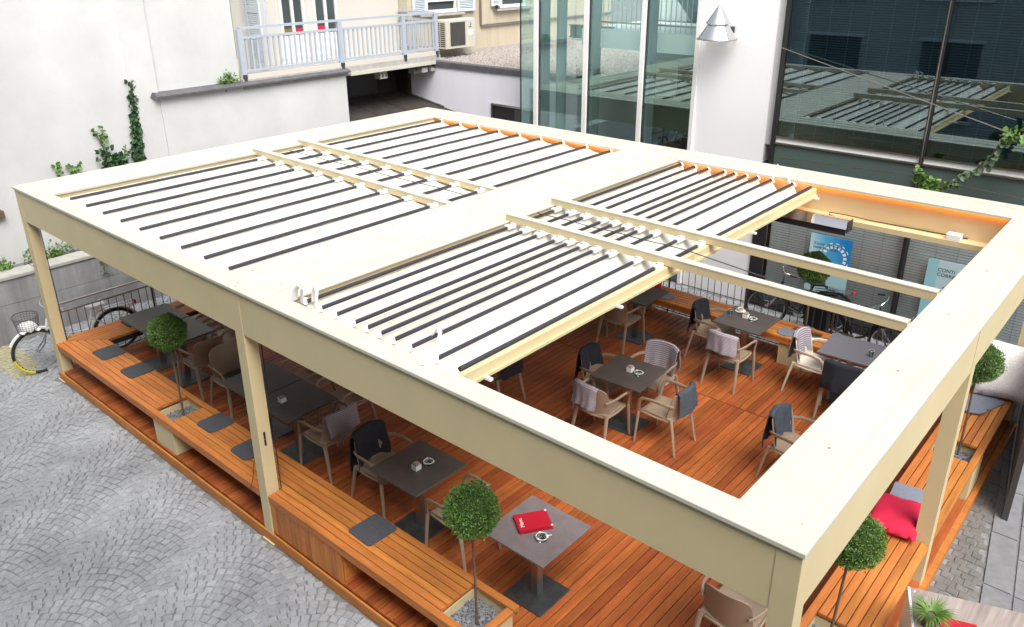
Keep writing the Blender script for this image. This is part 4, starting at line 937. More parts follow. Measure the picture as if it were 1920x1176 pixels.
# opposite side of the courtyard, seen only as a reflection in the glass
ob = thing('opposite_building', 'grey house facing the bank, seen only mirrored in the dark upper glazing', 'building', (6, -6, 0))
part('wall', MB().box(-14, 26, -9, -5.2, 0, 10.5), mat('dim_grey_render', (.29, .34, .35), .9, noise=.2, nscale=.6), ob)
for i in range(9):
    for j in range(2):
        w = part('window', MB().box(-9 + i * 3.4, -7.4 + i * 3.4, -5.199, -5.17, 1.0 + j * 3.4, 3.2 + j * 3.4), INTERIOR, ob)
        part('frame', MB().box(-9.1 + i * 3.4, -7.3 + i * 3.4, -5.199, -5.12, 3.2 + j * 3.4, 3.3 + j * 3.4).box(-9.1 + i * 3.4, -7.3 + i * 3.4, -5.199, -5.05, .92 + j * 3.4, .998 + j * 3.4), RAILBLUE, w)

# ================================================================= TABLES
ZD = .16
def make_table(m, label):
    t = thing('cafe_table', label, 'table', (0, 0, 0), group='square cafe tables on the deck')
    part('table_top', MB().cbox(-.352, .352, -.352, .352, .726, .742, .004), m, t)
    part('top_plate', MB().box(-.17, .17, -.17, .17, .712, .7255), BLACK, t)
    part('column', MB().cbox(-.04, .04, -.04, .04, .016, .711, .002), STEEL, t)
    part('base_plate', MB().cbox(-.225, .225, -.225, .225, .001, .0155, .003), BASEPLATE, t)
    return t
tA = make_table(TABLE_PURPLE, 'purple grey stone topped cafe table with a red menu book on it'); tA.location = (8.07, 1.13, ZD)
tB = make_table(TABLE_TOP, 'dark cafe table second from the near end of the front row, with ashtray and paper'); tB.location = (6.54, 1.08, ZD)
for x, y, lab, rz in ((4.47, 1.04, 'dark cafe table with sachet pot, right one of the joined pair by the post', 0), (3.755, 1.045, 'dark cafe table, left one of the pushed together pair by the middle post', .01),
                      (1.675, 1.085, 'dark cafe table, right one of the pair behind the left ball tree', 0), (.955, 1.085, 'dark cafe table, left one of the pair beside the left bench', 0),
                      (7.06, 4.14, 'dark cafe table in the middle of the deck with four chairs round it', .06), (5.76, 6.33, 'dark cafe table at the far bench partly under the open canopy edge', .03),
                      (7.47, 6.51, 'dark cafe table at the rear bench with cup, glass and ashtray', .0), (8.94, 6.56, 'cloth grey cafe table at the rear bench, partly behind the right roof beam', .04)):
    tt_ = dup(tB, (x, y, ZD), rz, lab)
    if x == 8.94:
        for ch in tt_.children:
            if ch.name.startswith('table_top'): ch.data = ch.data.copy(); ch.data.materials[0] = mat('grey_cloth_top', (.15, .15, .17), .9, noise=.25, nscale=30, stretch=(1, 12, 1))

# ================================================================= CHAIRS
def backy(x, z): return -.205 - .075 * (z - .44) / .38 + .075 * (x / .24) ** 2
def make_chair(m, label):
    t = thing('armchair', label, 'chair', (0, 0, 0), group='resin armchairs on the deck')
    def seat(u, v):
        x = (-.225 + .45 * u) * (1 - .06 * (1 - v)); y = .235 - .44 * v
        return (x, y, .45 - .018 * math.sin(PI * u) * (.4 + .6 * v) - (.035 * max(0, (.15 - v) / .15) ** 2))
    part('seat', MB().grid(seat, 10, 10, .016), m, t, True)
    def back(u, v):
        z = .435 + .385 * v; cu = 2 * u - 1
        hw = .225 - .012 * v; rr = max(0, (v - .80) / .20); hw *= 1 - .10 * rr ** 2.5
        x = hw * cu; z -= .035 * (abs(cu) ** 4) * max(0, v - .5) * 2
        return (x, backy(x, z), z)
    part('backrest', MB().grid(back, 12, 10, .014), m, t, True)
    part('seat_rim', MB().tube([(-.215, .20, .43), (-.225, 0, .425), (-.21, -.19, .425)], .014, 6).tube([(.215, .20, .43), (.225, 0, .425), (.21, -.19, .425)], .014, 6).tube([(-.21, -.19, .425), (0, -.215, .42), (.21, -.19, .425)], .016, 6), m, t, True)
    for s in (-1, 1):
        part('leg', MB().tube([(s * .262, .255, 0), (s * .25, .235, .30), (s * .243, .225, .44)], [.014, .02, .022], 8, flat=(.8, 1.15)), m, t, True)
        part('leg', MB().tube([(s * .245, -.30, 0), (s * .228, -.245, .28), (s * .215, -.205, .46)], [.014, .021, .024], 8, flat=(.8, 1.15)), m, t, True)
        part('armrest', MB().tube([(s * .245, .228, .44), (s * .262, .215, .56), (s * .275, .20, .622), (s * .278, .165, .655), (s * .278, .05, .668), (s * .268, -.10, .662), (s * .235, -.185, .645), (s * .205, -.215, .63)], .0165, 8, flat=(1.35, .65)), m, t, True)
    return t
LITCHAIR = mat('lit_taupe_resin', (.66, .60, .50), .45)  # same taupe resin, paler because the daylight on it is put into the colour
chairs = [
 ('C1', 6.98, 3.68, 0.02, 'taupe armchair with a striped blanket, back to the camera at the middle table'),
 ('C2', 7.62, 4.12, PI / 2, 'taupe armchair with a blue grey blanket and pale empty seat, right of the middle table'),
 ('C3', 7.07, 4.70, PI - .02, 'taupe armchair with a spread striped blanket on the far side of the middle table'),
 ('C4', 6.62, 4.22, -PI / 2 + .05, 'taupe armchair with a dark navy blanket at the left of the middle table'),
 ('C5', 7.0, 6.45, -PI / 2 + .06, 'taupe armchair with a black blanket left of the rear table with the cup'),
 ('C6', 7.52, 5.97, .0, 'taupe armchair with a neat striped blanket, back to the camera, before the cup table'),
 ('C8', 9.05, 6.13, .04, 'taupe armchair with a dark blanket in front of the rear right table'),
 ('C9', 9.15, 4.36, -PI / 2 - .1, 'taupe armchair with a labelled blue blanket standing alone by the right roof beam'),
 ('C10', 5.72, 5.98, .0, 'bare taupe armchair in front of the far table under the canopy edge'),
 ('C11', 5.16, 6.27, -PI / 2 + .1, 'taupe armchair with a dark striped blanket in the shade left of the far table'),
 ('C12', 5.40, 3.50, PI / 2 + .05, 'taupe armchair with a black blanket alone in the shade under the half open canopy'),
 ('C13', 5.92, 1.13, -PI / 2 + .03, 'taupe armchair with a long navy blanket left of the ashtray table in the front row'),
 ('C14', 7.10, 1.12, PI / 2 - .03, 'taupe armchair with a folded grey cloth on its seat behind the bright ball tree'),
 ('C15', 4.93, 1.15, PI / 2, 'taupe armchair with a striped blanket facing the joined dark tables in the front row'),
 ('C16', 2.93, 1.15, -PI / 2, 'bare taupe armchair left of the joined tables, next to the middle post'),
 ('C17', 2.12, 1.15, PI / 2, 'bare taupe armchair just right of the left ball tree'),
 ('C18', 1.75, 1.72, PI, 'taupe armchair on the far side of the left table pair under the roof edge'),
 ('C20', .98, 1.72, PI + .05, 'taupe armchair farthest left on the far side of the left table pair'),
 ('C21', 3.72, 1.72, PI, 'taupe armchair on the far side of the joined tables, left one in the shade'),
 ('C22', 4.46, 1.74, PI - .06, 'taupe armchair on the far side of the joined tables, right one in the shade'),
 ('C19', 9.77, 1.70, .0, 'taupe armchair low at the bottom edge under the near roof corner'),
]
c0 = None
for nm, x, y, rz, lab in chairs:
    if c0 is None:
        c0 = make_chair(TAUPE, lab); c0.location = (x, y, ZD); c0.rotation_euler = (0, 0, rz)
    else: dup(c0, (x, y, ZD), rz, lab)
c7 = make_chair(LITCHAIR, 'daylit taupe armchair in a paler tone with a striped blanket left of the rear right table'); c7.location = (8.52, 6.45, ZD); c7.rotation_euler = (0, 0, -PI / 2 - .05)
CH = {c[0]: c[1:4] for c in chairs}; CH['C7'] = (8.52, 6.45, -PI / 2 - .05)

def blanket(key, m, label, front, rear, w=.42, shift=0., seed=0, skewd=0., tilt=0.):
    """blanket draped over a chair back: front and rear hanging lengths"""
    x0, y0, rz = CH[key]; rnd = random.Random(seed + 100); mb = MB(); nu, nv = 18, 34
    ph = [rnd.uniform(0, 6) for _ in range(4)]; tot = front + rear + .05
    def fn(u, v):
        cu = 2 * u - 1; x = shift + cu * w / 2
        s = v * tot; f_ = front * (1 + .12 * skewd * cu); zt = .832 - .03 * abs(cu) ** 4
        gap = .020
        if s < f_:
            z = zt - (f_ - s); y = backy(max(-.23, min(.23, x)), max(z, .46)) + gap
            hang = (f_ - s) / max(front, .01)
        elif s < f_ + .05:
            q = (s - f_) / .05; z = zt + .012 * math.sin(PI * q); y = backy(max(-.23, min(.23, x)), .82) + gap - (gap * 2 + .008) * q; hang = 0
        else:
            d = s - f_ - .05; z = zt - d * (1 + .10 * tilt * cu); y = backy(max(-.23, min(.23, x)), .82) - gap - .012 - .03 * min(1, d * 4); hang = d / max(rear, .01)
        y += (.010 * math.sin(cu * 5 + ph[0] + s * 4) + .007 * math.sin(cu * 11 + ph[1])) * min(1, hang * 1.3) * (1 if s < f_ else -1)
        if abs(x) > .21: z -= .15 * (abs(x) - .21)
        x += .012 * math.sin(z * 22 + ph[2]) * hang
        return (x, y, max(z, .02))
    mb.grid(fn, nu, nv, .007, uv=True)
    o = bpy.data.objects.new('blanket', mb.mesh('blanket', m, (0, 0, 0), True)); o.location = (x0, y0, ZD); o.rotation_euler = (0, 0, rz)
    return tag(link(o), label, 'blanket', 'blankets hung over chair backs')
blanket('C1', STRIPE, 'crumpled striped grey blanket over the chair nearest the camera at the middle table', .14, .27, .36, -.06, 1, .6, .5)
b2 = blanket('C2', BLUEGREY, 'blue grey fleece blanket over the chair right of the middle table', .22, .30, .40, .02, 2)
blanket('C3', STRIPE, 'wide striped blanket spread over the chair beyond the middle table', .34, .30, .47, 0, 3, .3)
blanket('C4', NAVY, 'dark navy blanket over the chair left of the middle table', .28, .38, .43, 0, 4, .3, .8)
blanket('C5', NAVY, 'black looking blanket over the chair left of the table with the cup', .30, .40, .42, 0, 5, .3, .6)
blanket('C6', STRIPE, 'neat striped blanket over the chair in front of the table with the cup', .14, .26, .43, -.01, 6, 0, .2)
blanket('C7', STRIPE, 'pale striped blanket over the daylit chair by the rear bench', .32, .40, .40, 0, 7, .2, .4)
blanket('C8', NAVY, 'dark denim blanket over the chair before the rear right table', .18, .36, .47, 0, 8)
b9 = blanket('C9', BLUEGREY, 'blue blanket with a white label over the lone chair by the right beam', .32, .42, .38, 0, 9, .2, .4)
tg = part('care_label', MB().box(-.03, .03, -.002, .002, -.04, .04), WHITE, b9); tg.location = (.07, backy(.07, .66) + .05, .64)
blanket('C11', STRIPE, 'striped blanket in the shade over the chair left of the far table', .20, .45, .40, 0, 11)
blanket('C12', NAVY, 'black blanket over the lone chair under the half open canopy', .25, .34, .44, 0, 12, .3, .5)
blanket('C13', NAVY, 'long navy blanket hanging to the floor over the front row chair', .36, .62, .44, 0, 13, .2, .1)
blanket('C15', STRIPE, 'striped mauve blanket over the chair facing the joined tables', .16, .25, .44, .02, 15, .4, .6)
fc = MB().grid(lambda u, v: (6.93 + .30 * u, 1.02 + .26 * v, ZD + .47 + .012 * math.sin(u * 6) * math.sin(v * 5)), 8, 8, .035, uv=True)
solo('folded_cloth', fc, STRIPE, 'folded grey cloth lying on the chair seat behind the bright ball tree', 'cloth', loc=(7.08, 1.15, .63), smooth=True)
fc = MB().grid(lambda u, v: (2.80 + .34 * u, 1.0 + .32 * v, ZD + .468 + .01 * math.sin(u * 6) * math.sin(v * 5)), 8, 8, .02, uv=True)
solo('folded_cloth', fc, BLUEGREY, 'dark folded cloth on the seat of the bare chair by the middle post', 'cloth', loc=(2.97, 1.15, .63), smooth=True)

# ================================================================= THINGS ON THE TABLES
TT = ZD + .7425
def ashtray(x, y, label, butt=False):
    t = thing('ashtray', label, 'ashtray', (x, y, TT), group='glass ashtrays on the tables')
    part('bowl', MB().lathe([(.038, 0), (.050, .004), (.056, .032), (.050, .034), (.040, .010), (.002, .008)], (x, y, TT), 20, True), GLASS_CUP, t, True)
    part('rim', MB().torus((x, y, TT + .033), .052, .004, 'z', 20, 6), SILVER, t, True)
    for a in (.5, 2.6, 4.7): part('notch', MB().box(x + .052 * math.cos(a) - .008, x + .052 * math.cos(a) + .008, y + .052 * math.sin(a) - .008, y + .052 * math.sin(a) + .008, TT + .028, TT + .040), SILVER, t)
    if butt: part('cigarette_end', MB().tube([(x + .02, y + .03, TT + .03), (x + .065, y + .06, TT + .045)], .005, 6), PAGE, t)
    return t
ashtray(6.59, 1.18, 'glass ashtray beside the paper holder on the dark front row table'); ashtray(7.19, 4.16, 'glass ashtray on the middle table'); ashtray(7.55, 6.53, 'glass ashtray right of the sachet pot on the rear table')
ashtray(5.80, 6.38, 'glass ashtray on the far table under the canopy edge'); ashtray(8.19, 1.05, 'clear ashtray with a cigarette end beside the red menu book', True)
def pot(x, y, label, rz=0, c2=SUGAR):
    t = thing('sachet_holder', label, 'sachet holder', (x, y, TT), group='sachet holders on the tables')
    m = MB(); w, h = .036, .055
    for a in ((-w, w, -w, -w + .004), (-w, w, w - .004, w), (-w, -w + .004, -w + .004, w - .004), (w - .004, w, -w + .004, w - .004)): m.box(x + a[0], x + a[1], y + a[2], y + a[3], TT, TT + h)
    m.box(x - w + .004, x + w - .004, y - w + .004, y + w - .004, TT, TT + .006)
    part('pot', m, CERAMIC, t); r = random.Random(int(x * 37))
    sm = [MB(), MB()]
    for k in range(7):
        yy = y - .026 + k * .0085; sm[k % 2].add([(x - .028, yy, TT + .01), (x + .028, yy, TT + .01), (x + .026 + r.uniform(-.006, .006), yy + .004, TT + .068 + r.uniform(0, .014)), (x - .026, yy + .004, TT + .068 + r.uniform(0, .014)),
            (x - .028, yy + .003, TT + .01), (x + .028, yy + .003, TT + .01), (x + .026, yy + .007, TT + .070), (x - .026, yy + .007, TT + .072)], [(0, 1, 2, 3), (7, 6, 5, 4), (2, 1, 5, 6), (3, 2, 6, 7), (0, 3, 7, 4)])
    part('sachets', sm[0], SUGAR, t); part('sachets', sm[1], PAGE, t); return t
pot(6.56, 1.04, 'square sachet pot of brown and white papers on the dark front row table'); pot(7.06, 4.17, 'white sachet pot beside the ashtray on the middle table'); pot(7.43, 6.56, 'white sachet pot between glass and ashtray on the rear table')
pot(5.70, 6.28, 'sachet pot on the far table under the canopy edge'); pot(4.39, .92, 'white sachet pot on the joined dark tables by the middle post')
cp = thing('coffee_cup', 'white coffee cup on a saucer on the rear table', 'cup', (7.28, 6.70, TT))
part('saucer', MB().lathe([(.03, 0), (.072, .010), (.075, .014), (.035, .006), (.002, .006)], (7.28, 6.70, TT), 24, True), CERAMIC, cp, True)
part('cup', MB().lathe([(.022, .008), (.034, .02), (.043, .055), (.040, .055), (.030, .02), (.002, .014)], (7.28, 6.70, TT), 20, True), CERAMIC, cp, True)
part('handle', MB().torus((7.235, 6.70, TT + .035), .014, .004, 'y', 14, 6), CERAMIC, cp, True)
part('coffee', MB().lathe([(.002, .04), (.036, .04)], (7.28, 6.70, TT), 16, False), BARK, cp)
part('spoon', MB().tube([(7.34, 6.66, TT + .016), (7.30, 6.63, TT + .016)], .004, 6), CHROME, cp)
def tumbler(x, y, label):
    t = thing('water_glass', label, 'glass', (x, y, TT), group='drinking glasses on the rear tables'); part('tumbler', MB().lathe([(.024, 0), (.033, .085), (.030, .085), (.022, .006), (.002, .006)], (x, y, TT), 18, True), GLASS_CUP, t, True); part('rim', MB().torus((x, y, TT + .085), .0315, .0018, 'z', 18, 5), SILVER, t, True)
tumbler(7.22, 6.50, 'small water glass left of the cup on the rear table'); tumbler(9.19, 6.50, 'glass on the rear right table just above the roof beam')
mn = thing('menu_book', 'red menu book lying on the stone topped table', 'menu', (7.995, 1.16, TT), .0)
def quadbox(q, z0, z1): return MB().prism(q, z0, z1)
c_ = Vector((7.995, 1.16)); ex = Vector((.185, -.125)).normalized(); ey = Vector((.16, .27)).normalized()
def Q(hx, hy): return [tuple(c_ + ex * a * hx + ey * b * hy) for a, b in ((-1, -1), (1, -1), (1, 1), (-1, 1))]
mang = math.atan2(ex.y, ex.x); ey = Vector((-ex.y, ex.x))
part('cover', quadbox(Q(.118, .158), TT + .033, TT + .038), REDBOOK, mn); part('pages', quadbox(Q(.108, .150), TT + .0265, TT + .0325), PAGE, mn)
part('cover', quadbox(Q(.118, .158), TT + .016, TT + .026), REDBOOK, mn); part('pages', quadbox(Q(.108, .150), TT + .0105, TT + .0155), PAGE, mn); part('cover', quadbox(Q(.118, .158), TT + .001, TT + .010), REDBOOK, mn)
tx = c_ + ex * .07 - ey * .095
text('title', 'Menu', .055, SILVER, mn, (tx.x, tx.y, TT + .0384), (0, 0, mang + PI))
for s in (1,):
    for a in (-1, 1):
        q = c_ + ex * a * .108 + ey * .148; part('corner_clip', MB().box(q.x - .009, q.x + .009, q.y - .009, q.y + .009, TT + .0381, TT + .042), SILVER, mn)

# ================================================================= PADS AND CUSHIONS
def pad(x0, x1, y0, y1, label, m=MATGREY, rz=0., round_=.06, z=.612, group='felt seat pads on the benches'):
    cx, cy = (x0 + x1) / 2, (y0 + y1) / 2; hx, hy = (x1 - x0) / 2, (y1 - y0) / 2; poly = []
    for sx, sy, a0 in ((1, 1, 0), (-1, 1, PI / 2), (-1, -1, PI), (1, -1, 1.5 * PI)):
        for k in range(5):
            a = a0 + PI / 2 * k / 4; poly.append((sx * (hx - round_) + round_ * math.cos(a), sy * (hy - round_) + round_ * math.sin(a)))
    mb = MB(); n = len(poly); mb.add([(x, y, 0) for x, y in poly] + [(x, y, .010) for x, y in poly] + [(x * .985, y * .985, .014 + .002 * math.sin(9 * x)) for x, y in poly],
        [tuple(range(n - 1, -1, -1)), tuple(range(2 * n, 3 * n))] + [(i, (i + 1) % n, n + (i + 1) % n, n + i) for i in range(n)] + [(n + i, n + (i + 1) % n, 2 * n + (i + 1) % n, 2 * n + i) for i in range(n)])
    o = bpy.data.objects.new('seat_pad', mb.mesh('seat_pad', m)); o.location = (cx, cy, z); o.rotation_euler = (0, 0, rz); return tag(link(o), label, 'seat pad', group)
pad(.79, 1.17, .21, .535, 'charcoal felt pad on the front bench nearest the left corner', round_=.05); pad(1.62, 1.96, .215, .56, 'charcoal felt pad on the front bench just left of the planter tree')
pad(3.60, 3.94, .215, .55, 'charcoal felt pad on the front bench just right of the left planter', rz=.02); pad(4.39, 4.74, .18, .53, 'charcoal felt pad on the front bench cut by the middle post'); pad(6.49, 6.83, .185, .535, 'charcoal felt pad on the front bench above the open end of the locker', rz=-.03, round_=.035)
pad(.10, .40, .93, 1.24, 'charcoal felt pad on the left bench at the edge of the table', round_=.04)
pad(10.22, 10.54, 4.05, 4.42, 'blue grey felt pad behind the red cushion on the right bench', PADBLUE, .1, .015)
pad(10.33, 10.66, 6.62, 6.96, 'square blue grey felt pad on the right bench before the woolly pillow', PADBLUE, -.35, .01); pad(10.27, 10.58, 6.35, 6.66, 'round edged pale pad on the right bench beside the square pad', PADBLUE, 0, .15, z=.629)
pad(5.68, 5.97, 6.93, 7.20, 'round grey pad on the rear bench beside the far table', PADBLUE, 0, .13); pad(7.72, 7.99, 6.93, 7.2, 'round grey pad on the rear bench right of the table with the cup', PADBLUE, 0, .13)
def pillow(w, h, d, m, name, label, loc, rot, seed=1):
    mb = MB(); n = 16
    def side(s):
        def fn(u, v):
            a, b = 2 * u - 1, 2 * v - 1; e = (max(0, 1 - a ** 4) * max(0, 1 - b ** 4)) ** .45
            pin = 1 - .07 * (1 - abs(a)) * abs(b) - .0; pin2 = 1 - .07 * (1 - abs(b)) * abs(a)
            return (a * w / 2 * pin2, b * h / 2 * pin, s * (d / 2 * e + .006 * math.sin(7 * a + seed) * math.sin(6 * b)))
        return fn
    mb.grid(side(1), n, n); mb.grid(side(-1), n, n)
    me = mb.mesh(name, m, (0, 0, 0), True); bm = bmesh.new(); bm.from_mesh(me); bmesh.ops.remove_doubles(bm, verts=bm.verts, dist=.002); bmesh.ops.recalc_face_normals(bm, faces=bm.faces); bm.to_mesh(me); bm.free()
    o = bpy.data.objects.new(name, me); o.location = loc; o.rotation_euler = rot; return tag(link(o), label, 'cushion', 'cushions on the benches')
pillow(.46, .58, .14, RED, 'cushion', 'bright red cushion lying on the right bench beside the post', (10.40, 3.74, .685), (.05, -.03, .12))
pillow(.42, .42, .14, RED, 'cushion', 'dark red cushion on the rear bench half hidden by the canopy edge', (5.42, 7.28, .76), (1.1, 0, .1), 3)
pillow(.72, .72, .24, FLUFFY, 'pillow', 'woolly white pillow leaning in the rear corner of the right bench', (10.66, 7.12, .94), (1.0, 0, .12), 2)

# ================================================================= BICYCLES
def bicycle(label, front, rear, frame_m, basket=True, bags=False, tyre_patch=False, rz_lean=.06):
    f, r = Vector(front), Vector(rear); d = (f - r); Lw = d.length; ang = math.atan2(d.y, d.x); R = .325
    t = thing('bicycle', label, 'bicycle', (r.x, r.y, 0), ang, group='parked bicycles'); t.rotation_euler = (rz_lean, 0, ang)
    def P(name, mb, m, par=t, sm=True):
        o = bpy.data.objects.new(name, mb.mesh(name, m, (0, 0, 0), sm)); return link(o, par)
    for cx in (0, Lw):
        w = P('wheel', MB().torus((cx, 0, R + .02), R - .03, .010, 'y', 36, 6), CHROME)
        if tyre_patch and cx > 0:
            P('tyre', MB().torus((cx, 0, R + .02), R, .021, 'y', 30, 8, -1.75, PI * 2 - 2.9), RUBBER, w); P('tyre_band', MB().torus((cx, 0, R + .02), R, .0215, 'y', 12, 8, PI * 2 - 2.9 - 2 * PI * 0, PI * 2 - 1.75), YELLOW, w) if False else P('tyre_band', MB().torus((cx, 0, R + .02), R, .0215, 'y', 12, 8, -1.25, -.15), YELLOW, w)
        else: P('tyre', MB().torus((cx, 0, R + .02), R, .021, 'y', 36, 8), RUBBER, w)
        sp = MB()
        for k in range(20):
            a = 2 * PI * k / 20; sp.tube([(cx + .02 * math.cos(a + .5), .02 * (-1) ** k, R + .02 + .02 * math.sin(a + .5)), (cx + (R - .035) * math.cos(a), 0, R + .02 + (R - .035) * math.sin(a))], .0015, 4, False)
        P('spokes', sp, STEEL, w); P('hub', MB().tube([(cx, -.05, R + .02), (cx, .05, R + .02)], .02, 8), CHROME, w)
        a0, a1 = (-.2, 2.9) if cx == 0 else (.5, 3.0)
        P('mudguard', MB().torus((cx, 0, R + .02), R + .04, .022, 'y', 18, 6, a0, a1), frame_m)
    ax = R + .02; bb_ = (.45, 0, .28); st = (.28, 0, .78); hd = (Lw - .22, 0, .80); hd2 = (Lw - .17, 0, .62)
    P('frame', MB().tube([hd2, (.62, 0, .36), bb_], .018, 8).tube([(Lw - .20, 0, .72), (.68, 0, .48), (.38, 0, .46)], .014, 8).tube([bb_, st], .016, 8).tube([bb_, (0, .06, ax)], .01, 6).tube([bb_, (0, -.06, ax)], .01, 6).tube([(.33, 0, .64), (0, .06, ax)], .008, 6).tube([(.33, 0, .64), (0, -.06, ax)], .008, 6).tube([hd, hd2], .021, 8), frame_m)
    P('fork', MB().tube([hd2, (Lw - .10, .055, .45), (Lw, .06, ax)], .011, 6).tube([hd2, (Lw - .10, -.055, .45), (Lw, -.06, ax)], .011, 6), CHROME)
    P('handlebar', MB().tube([(Lw - .38, .27, .98), (Lw - .24, .27, 1.01), (Lw - .19, .12, 1.0), (Lw - .22, 0, .95), (Lw - .19, -.12, 1.0), (Lw - .24, -.27, 1.01), (Lw - .38, -.27, .98)], .011, 8).tube([hd, (Lw - .225, 0, .95)], .013, 8), CHROME)
    P('grip', MB().tube([(Lw - .40, .27, .977), (Lw - .29, .27, 1.0)], .017, 8).tube([(Lw - .40, -.27, .977), (Lw - .29, -.27, 1.0)], .017, 8), WHITE if basket else BLACK)
    P('saddle', MB().grid(lambda u, v: (.12 + .28 * u, (2 * v - 1) * (.105 * (1 - u) ** .7 + .022), .86 - .03 * (2 * v - 1) ** 2 + .01 * math.cos(u * 5)), 10, 8, .035), WHITE if basket else BLACK)
    P('seat_post', MB().tube([st, (.26, 0, .84)], .012, 8), CHROME)
    ck = P('crank', MB().lathe([(.09, -.004), (.09, .004)], n=18).tube([(0, 0, .01), (.16, 0, .01)], .008, 6), CHROME); ck.location = (.45, -.06, .28); ck.rotation_euler = (PI / 2, 0, 0)
    P('chain_guard', MB().tube([(.50, -.07, .31), (.05, -.07, .37)], .035, 8, flat=(.3, 1)), CHROME)
    P('luggage_rack', MB().tube([(.25, .06, .72), (-.30, .06, .72), (-.30, -.06, .72), (.25, -.06, .72)], .007, 6).tube([(.1, .06, .72), (.1, -.06, .72)], .005, 6).tube([(-.05, .06, .72), (-.05, -.06, .72)], .005, 6).tube([(-.18, .06, .72), (-.18, -.06, .72)], .005, 6).tube([(-.28, .06, .72), (0, .07, ax)], .005, 6).tube([(-.28, -.06, .72), (0, -.07, ax)], .005, 6), CHROME)
    P('rear_light', MB().box(-.345, -.315, -.03, .03, .68, .73), RED)
    if basket:
        bx, bz = Lw + .05, .68; m = MB()
        for k in range(26):
            a = 2 * PI * k / 26; m.tube([(bx + .13 * math.cos(a), .16 * math.sin(a), bz), (bx + .17 * math.cos(a), .205 * math.sin(a), bz + .24)], .003, 4, False)
        for q in range(8):
            s = q / 7; m.tube([(bx + (.13 + .04 * s) * math.cos(a * 2 * PI / 24), (.16 + .045 * s) * math.sin(a * 2 * PI / 24), bz + .24 * s) for a in range(25)], .003 if q < 7 else .007, 4, False)
        m.lathe([(.002, 0), (.14, 0)], (bx, 0, bz), 16, False)
        P('basket', m, DARKSTEEL)
        P('bag', MB().grid(lambda u, v: (bx - .13 + .26 * u, -.15 + .30 * v, bz + .04 + .10 * math.sin(PI * u) ** .5 * math.sin(PI * v) ** .5 + .015 * math.sin(17 * u + 9 * v)), 12, 12, .01), WHITE)
    if bags:
        for s in (-1, 1): P('pannier', MB().cbox(-.25, .12, s * .15 - .06, s * .15 + .06, .35, .72, .03), BLACK, sm=False)
    return t
bicycle('white city bicycle with a front basket and a white bag, leaning by the left railing', (-.42, -.09, 0), (-.30, 1.02, 0), WHITE, True, tyre_patch=True, rz_lean=.03)
bicycle('dark bicycle with a small wheel and pale guard behind the rear railing', (6.98, 8.32, 0), (7.86, 8.72, 0), BLACK, False)
bicycle('black bicycle with side bags behind the rear railing to the right', (9.0, 8.15, 0), (7.98, 8.28, 0), BLACK, False, True)

# ================================================================= RIGHT FOREGROUND
ms = thing('menu_stand', 'wood streaked stand with a white side panel at the bottom right corner', 'stand', (11.3, 2.2, 0))
ex = Vector((.937, .35)); ey = Vector((-.35, .937)); o_ = Vector((10.87, 2.45))
def SQ(a0, a1, b0, b1): return [tuple(o_ + ex * a + ey * b) for a, b in ((a0, b0), (a1, b0), (a1, b1), (a0, b1))]
STREAK = mat('streaked_laminate', (.42, .36, .33), .3, noise=.5, nscale=2.4, stretch=(9, .7, 1), dark=(.20, .17, .16))
part('stand_top', MB().prism(SQ(0, .95, -.75, 0), .975, 1.0), STREAK, ms); part('side_panel', MB().prism(SQ(-.018, -.001, -.75, 0), .10, 1.0), WHITE, ms)
part('pedestal', MB().prism(SQ(.3, .65, -.55, -.2), .0, .974), BLACK, ms); part('screw_cap', MB().lathe([(.008, 0), (.008, .003)], (o_.x + ex.x * .03 - ey.x * .04, o_.y + ex.y * .03 - ey.y * .04, 1.0), 8), SILVER, ms)
fp = thing('potted_fern', 'small bright green fern in a brown pot on the streaked stand', 'plant', (11.10, 2.13, 1.0))
part('pot', MB().lathe([(.055, 0), (.075, .12), (.066, .12), (.060, .10), (.002, .10)], (11.10, 2.13, 1.0), 18, True), BARK, fp, True)
fm = MB(); rr = random.Random(77)
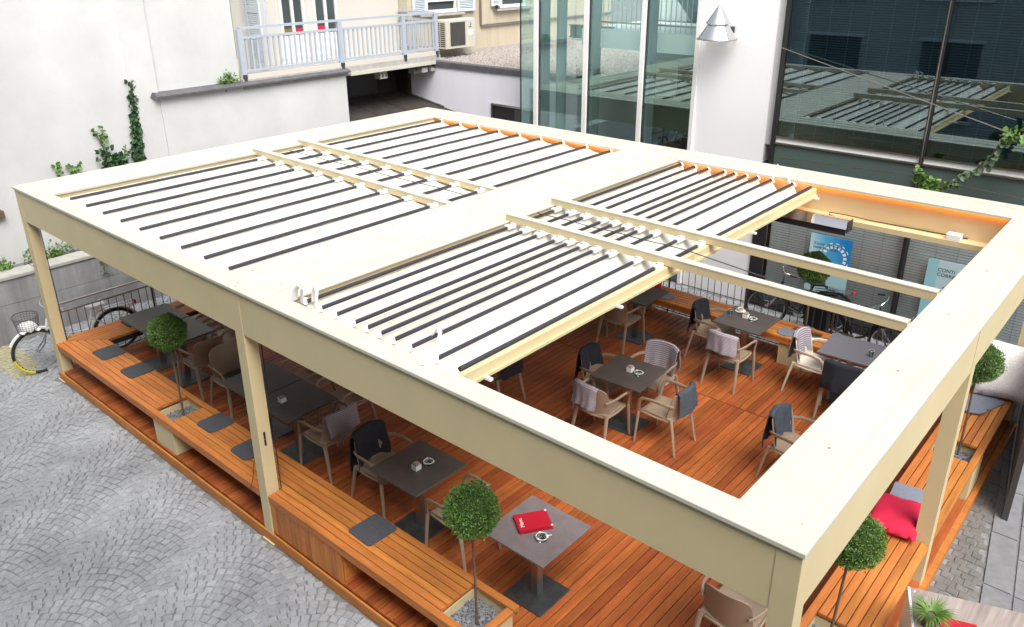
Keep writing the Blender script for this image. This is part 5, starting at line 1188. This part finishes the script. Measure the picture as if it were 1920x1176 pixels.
for k in range(170):
    a = rr.uniform(0, 2 * PI); L_ = rr.uniform(.09, .19); up = rr.uniform(.25, 1.3); p = Vector((11.10 + .03 * math.cos(a), 2.13 + .03 * math.sin(a), 1.11)); d = Vector((math.cos(a), math.sin(a), up)).normalized()
    prev = p; w = .007
    for s in range(4):
        nx = prev + d * L_ / 4; sd_ = d.cross(Vector((0, 0, 1))).normalized() * w * (1 - s * .24); sn = d.cross(Vector((0, 0, 1))).normalized() * w * (1 - (s + 1) * .24)
        fm.add([prev - sd_, prev + sd_, nx + sn, nx - sn], [(0, 1, 2, 3)]); prev = nx; d = (d + Vector((0, 0, -.33))).normalized()
part('fronds', fm, LEAF_LIGHT, fp)
rmn = thing('menu_card', 'red menu card with gold lettering lying on the streaked stand', 'menu', (11.26, 2.2, 1.0))
part('card', MB().prism(SQ(.18, .44, -.62, -.27), 1.001, 1.012), REDBOOK, rmn)
GOLD = mat('gold_print', (.75, .52, .30), .4)
gp = o_ + ex * .20 + ey * -.42
text('title', 'Menu', .06, GOLD, rmn, (gp.x, gp.y, 1.0125), (0, 0, math.atan2(ex.y, ex.x)))
scn = thing('metal_screen', 'dark grey metal screen panel standing on the paving at the right edge', 'screen', (11.0, 6.2, 0))
def sk(y, dx=0): return 11.10 - .137 * (y - 5.38) + dx
part('end_post', MB().prism([(sk(5.38), 5.38), (sk(5.38) + .06, 5.38), (sk(5.44) + .06, 5.44), (sk(5.44), 5.44)], 0, 1.5), DARKSTEEL, scn)
part('end_post', MB().prism([(sk(8.3), 8.3), (sk(8.3) + .06, 8.3), (sk(8.36) + .06, 8.36), (sk(8.36), 8.36)], 0, 1.5), DARKSTEEL, scn)
SCREEN = mat('screen_sheet', (.16, .155, .165), .5, noise=.15, nscale=3)
part('panel', MB().prism([(sk(5.45) + .018, 5.45), (sk(5.45) + .042, 5.45), (sk(8.29) + .042, 8.29), (sk(8.29) + .018, 8.29)], .10, 1.5), SCREEN, scn)
part('floor_rail', MB().prism([(sk(5.45) + .0, 5.45), (sk(5.45) + .06, 5.45), (sk(8.29) + .06, 8.29), (sk(8.29), 8.29)], .0, .06), DARKSTEEL, scn)
# yellow paint stain on the cobbles by the bicycle wheel
